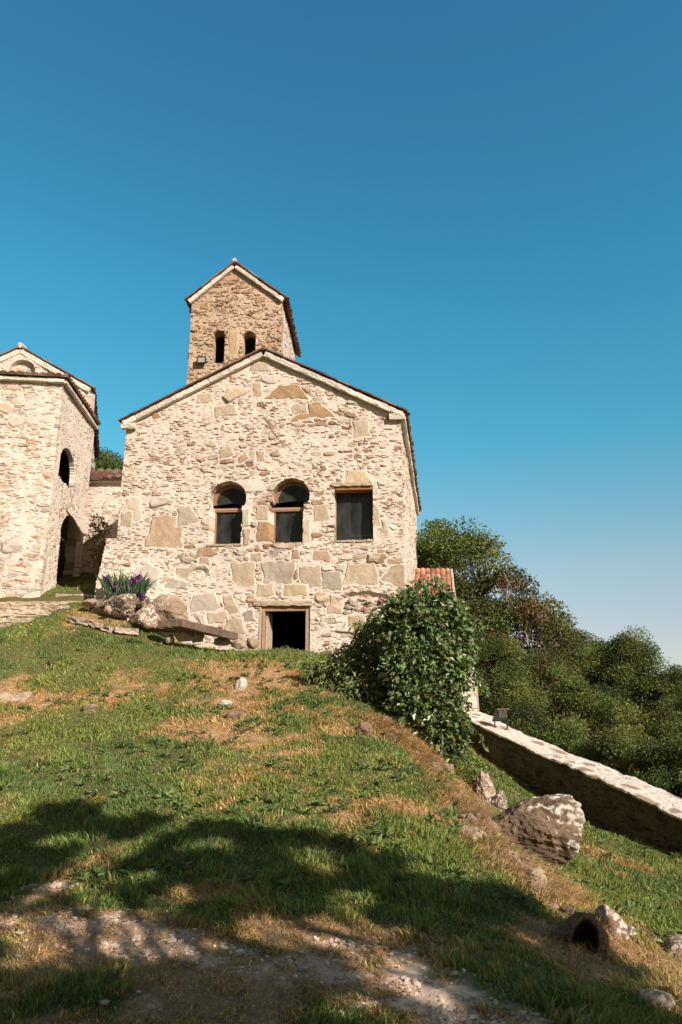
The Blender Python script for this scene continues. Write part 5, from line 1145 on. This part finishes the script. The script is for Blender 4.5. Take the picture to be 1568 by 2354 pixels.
for (zx, zy, rx_, ry_) in [(250,690,120,95),(430,790,140,75),(290,500,60,32),(170,560,50,40),(470,520,55,30),(520,665,50,40),(650,770,110,28),(920,690,70,40),(1150,480,45,18),(1200,700,140,42),(1350,780,100,60),(1450,950,160,90),(600,590,60,40),(1180,960,70,32),(420,980,70,45),(760,875,60,16),(1060,740,90,32),(1230,590,70,30),(420,410,80,28),(230,385,80,20),(720,400,60,16)]:
    g0 = ground_hit(zx*.647, 1690+zy*.647); g1 = ground_hit((zx+rx_)*.647, 1690+zy*.647); g2 = ground_hit(zx*.647, 1690+(zy-ry_)*.647); LIT.append((g0, abs(g1[0]-g0[0])*1.3+.06, abs(g2[1]-g0[1])*1.3+.08))
def gaps(C):                                         # gaps in the crowns: where the sunlit patches of the ground lie
    q = C-SUN*((C[:, 2]-.1)/SUN[2])[:, None]; keep = np.ones(len(C), bool); n_ = .5*(fbm(q[:, 0]*3, q[:, 1]*3, 808, 3)-.5)
    for g0, a_, b_ in LIT:
        qq = q+SUN*((g0[2]-.1)/SUN[2]); keep &= ((qq[:, 0]-g0[0])/a_)**2+((qq[:, 1]-g0[1])/b_)**2 > 1+n_*2
    keep &= fbm(q[:, 0]*2.1, q[:, 1]*1.5, 811, 3) > .335
    return keep
def shade_tree(cl, tx, ty, label, seed):
    r = np.random.default_rng(seed); root = empty('shade_tree'); tb = MB(); bc = (.13, .10, .075); z0 = float(ground_z(tx, ty))-.1
    mean = np.mean([c for c, _ in cl], axis=0); a = np.array([tx, ty, z0]); tk = limb(r, a, np.array([mean[0], mean[1], mean[2]+1.2]), 0, 9); tb.tube(tk, np.linspace(.20, .05, 9), 9, bc)
    extra = [(mean+np.array([r.normal()*2.2, -5.5-abs(r.normal())*1.2, r.normal()*.8-.3]), r.uniform(.4, .6)) for _ in range(16)]
    LV = []; LF = []; LC = []; k = 0
    for c, rad in cl+extra:
        j = int(np.clip(3+(c[2]-mean[2]+1), 3, 6)); tb.tube(limb(r, tk[j], c, .05, 6), np.linspace(.03, .008, 6), 5, bc)
        n = int(1900*rad); d = r.normal(size=(n, 3)); d /= np.linalg.norm(d, axis=1)[:, None]
        C = c+d*(rad*r.random(n)**.5)[:, None]*np.array([1.1, 1.1, .36]); C = C[gaps(C)]; n = len(C); d = d[:n]
        V, F, cc = leaves(C, .11, r, np.array([.09, .14, .035])*r.uniform(.6, 1.4, n)[:, None], d, .2); LV.append(V); LF.append(F+k); LC.append(cc); k += len(V)
    tb.build('trunk', M['bark'], root); mk('crown', np.vstack(LV), np.vstack(LF), M['leaf'], root, np.vstack(LC)); settle(root, (tx, ty, z0)); tag(root, label, 'tree')
shade_tree(groups[0], 4.0, -3.4, 'open crowned tree behind the viewpoint that shades the left foreground', 5)
shade_tree(groups[1], 8.4, -2.4, 'open crowned tree behind the viewpoint that shades the middle foreground', 6)
sh3 = make_tree('shade_tree', 401, 8.6, 3.5, 44, 300, .19, base=.3, hue=(.08, .12, .03), cl=.62, cr=(.35, 1.0))  # this tree and its copies are unseen, added to block sky fill
sh4 = copy_tree(sh3); sh5 = copy_tree(sh3)
place(sh3, -4.2, -7.0, None, 4.1, 1.05, 'dense tree added behind the viewpoint to block sky light, leftmost of the row', 'tree')
place(sh4, 0.5, -11.0, None, 1.1, 1.0, 'dense tree added straight behind the viewpoint to block sky light, farthest back', 'tree')
place(sh5, 16.5, -7.0, None, 2.9, .8, 'dense tree added behind the viewpoint to block sky light, rightmost of the row', 'tree')
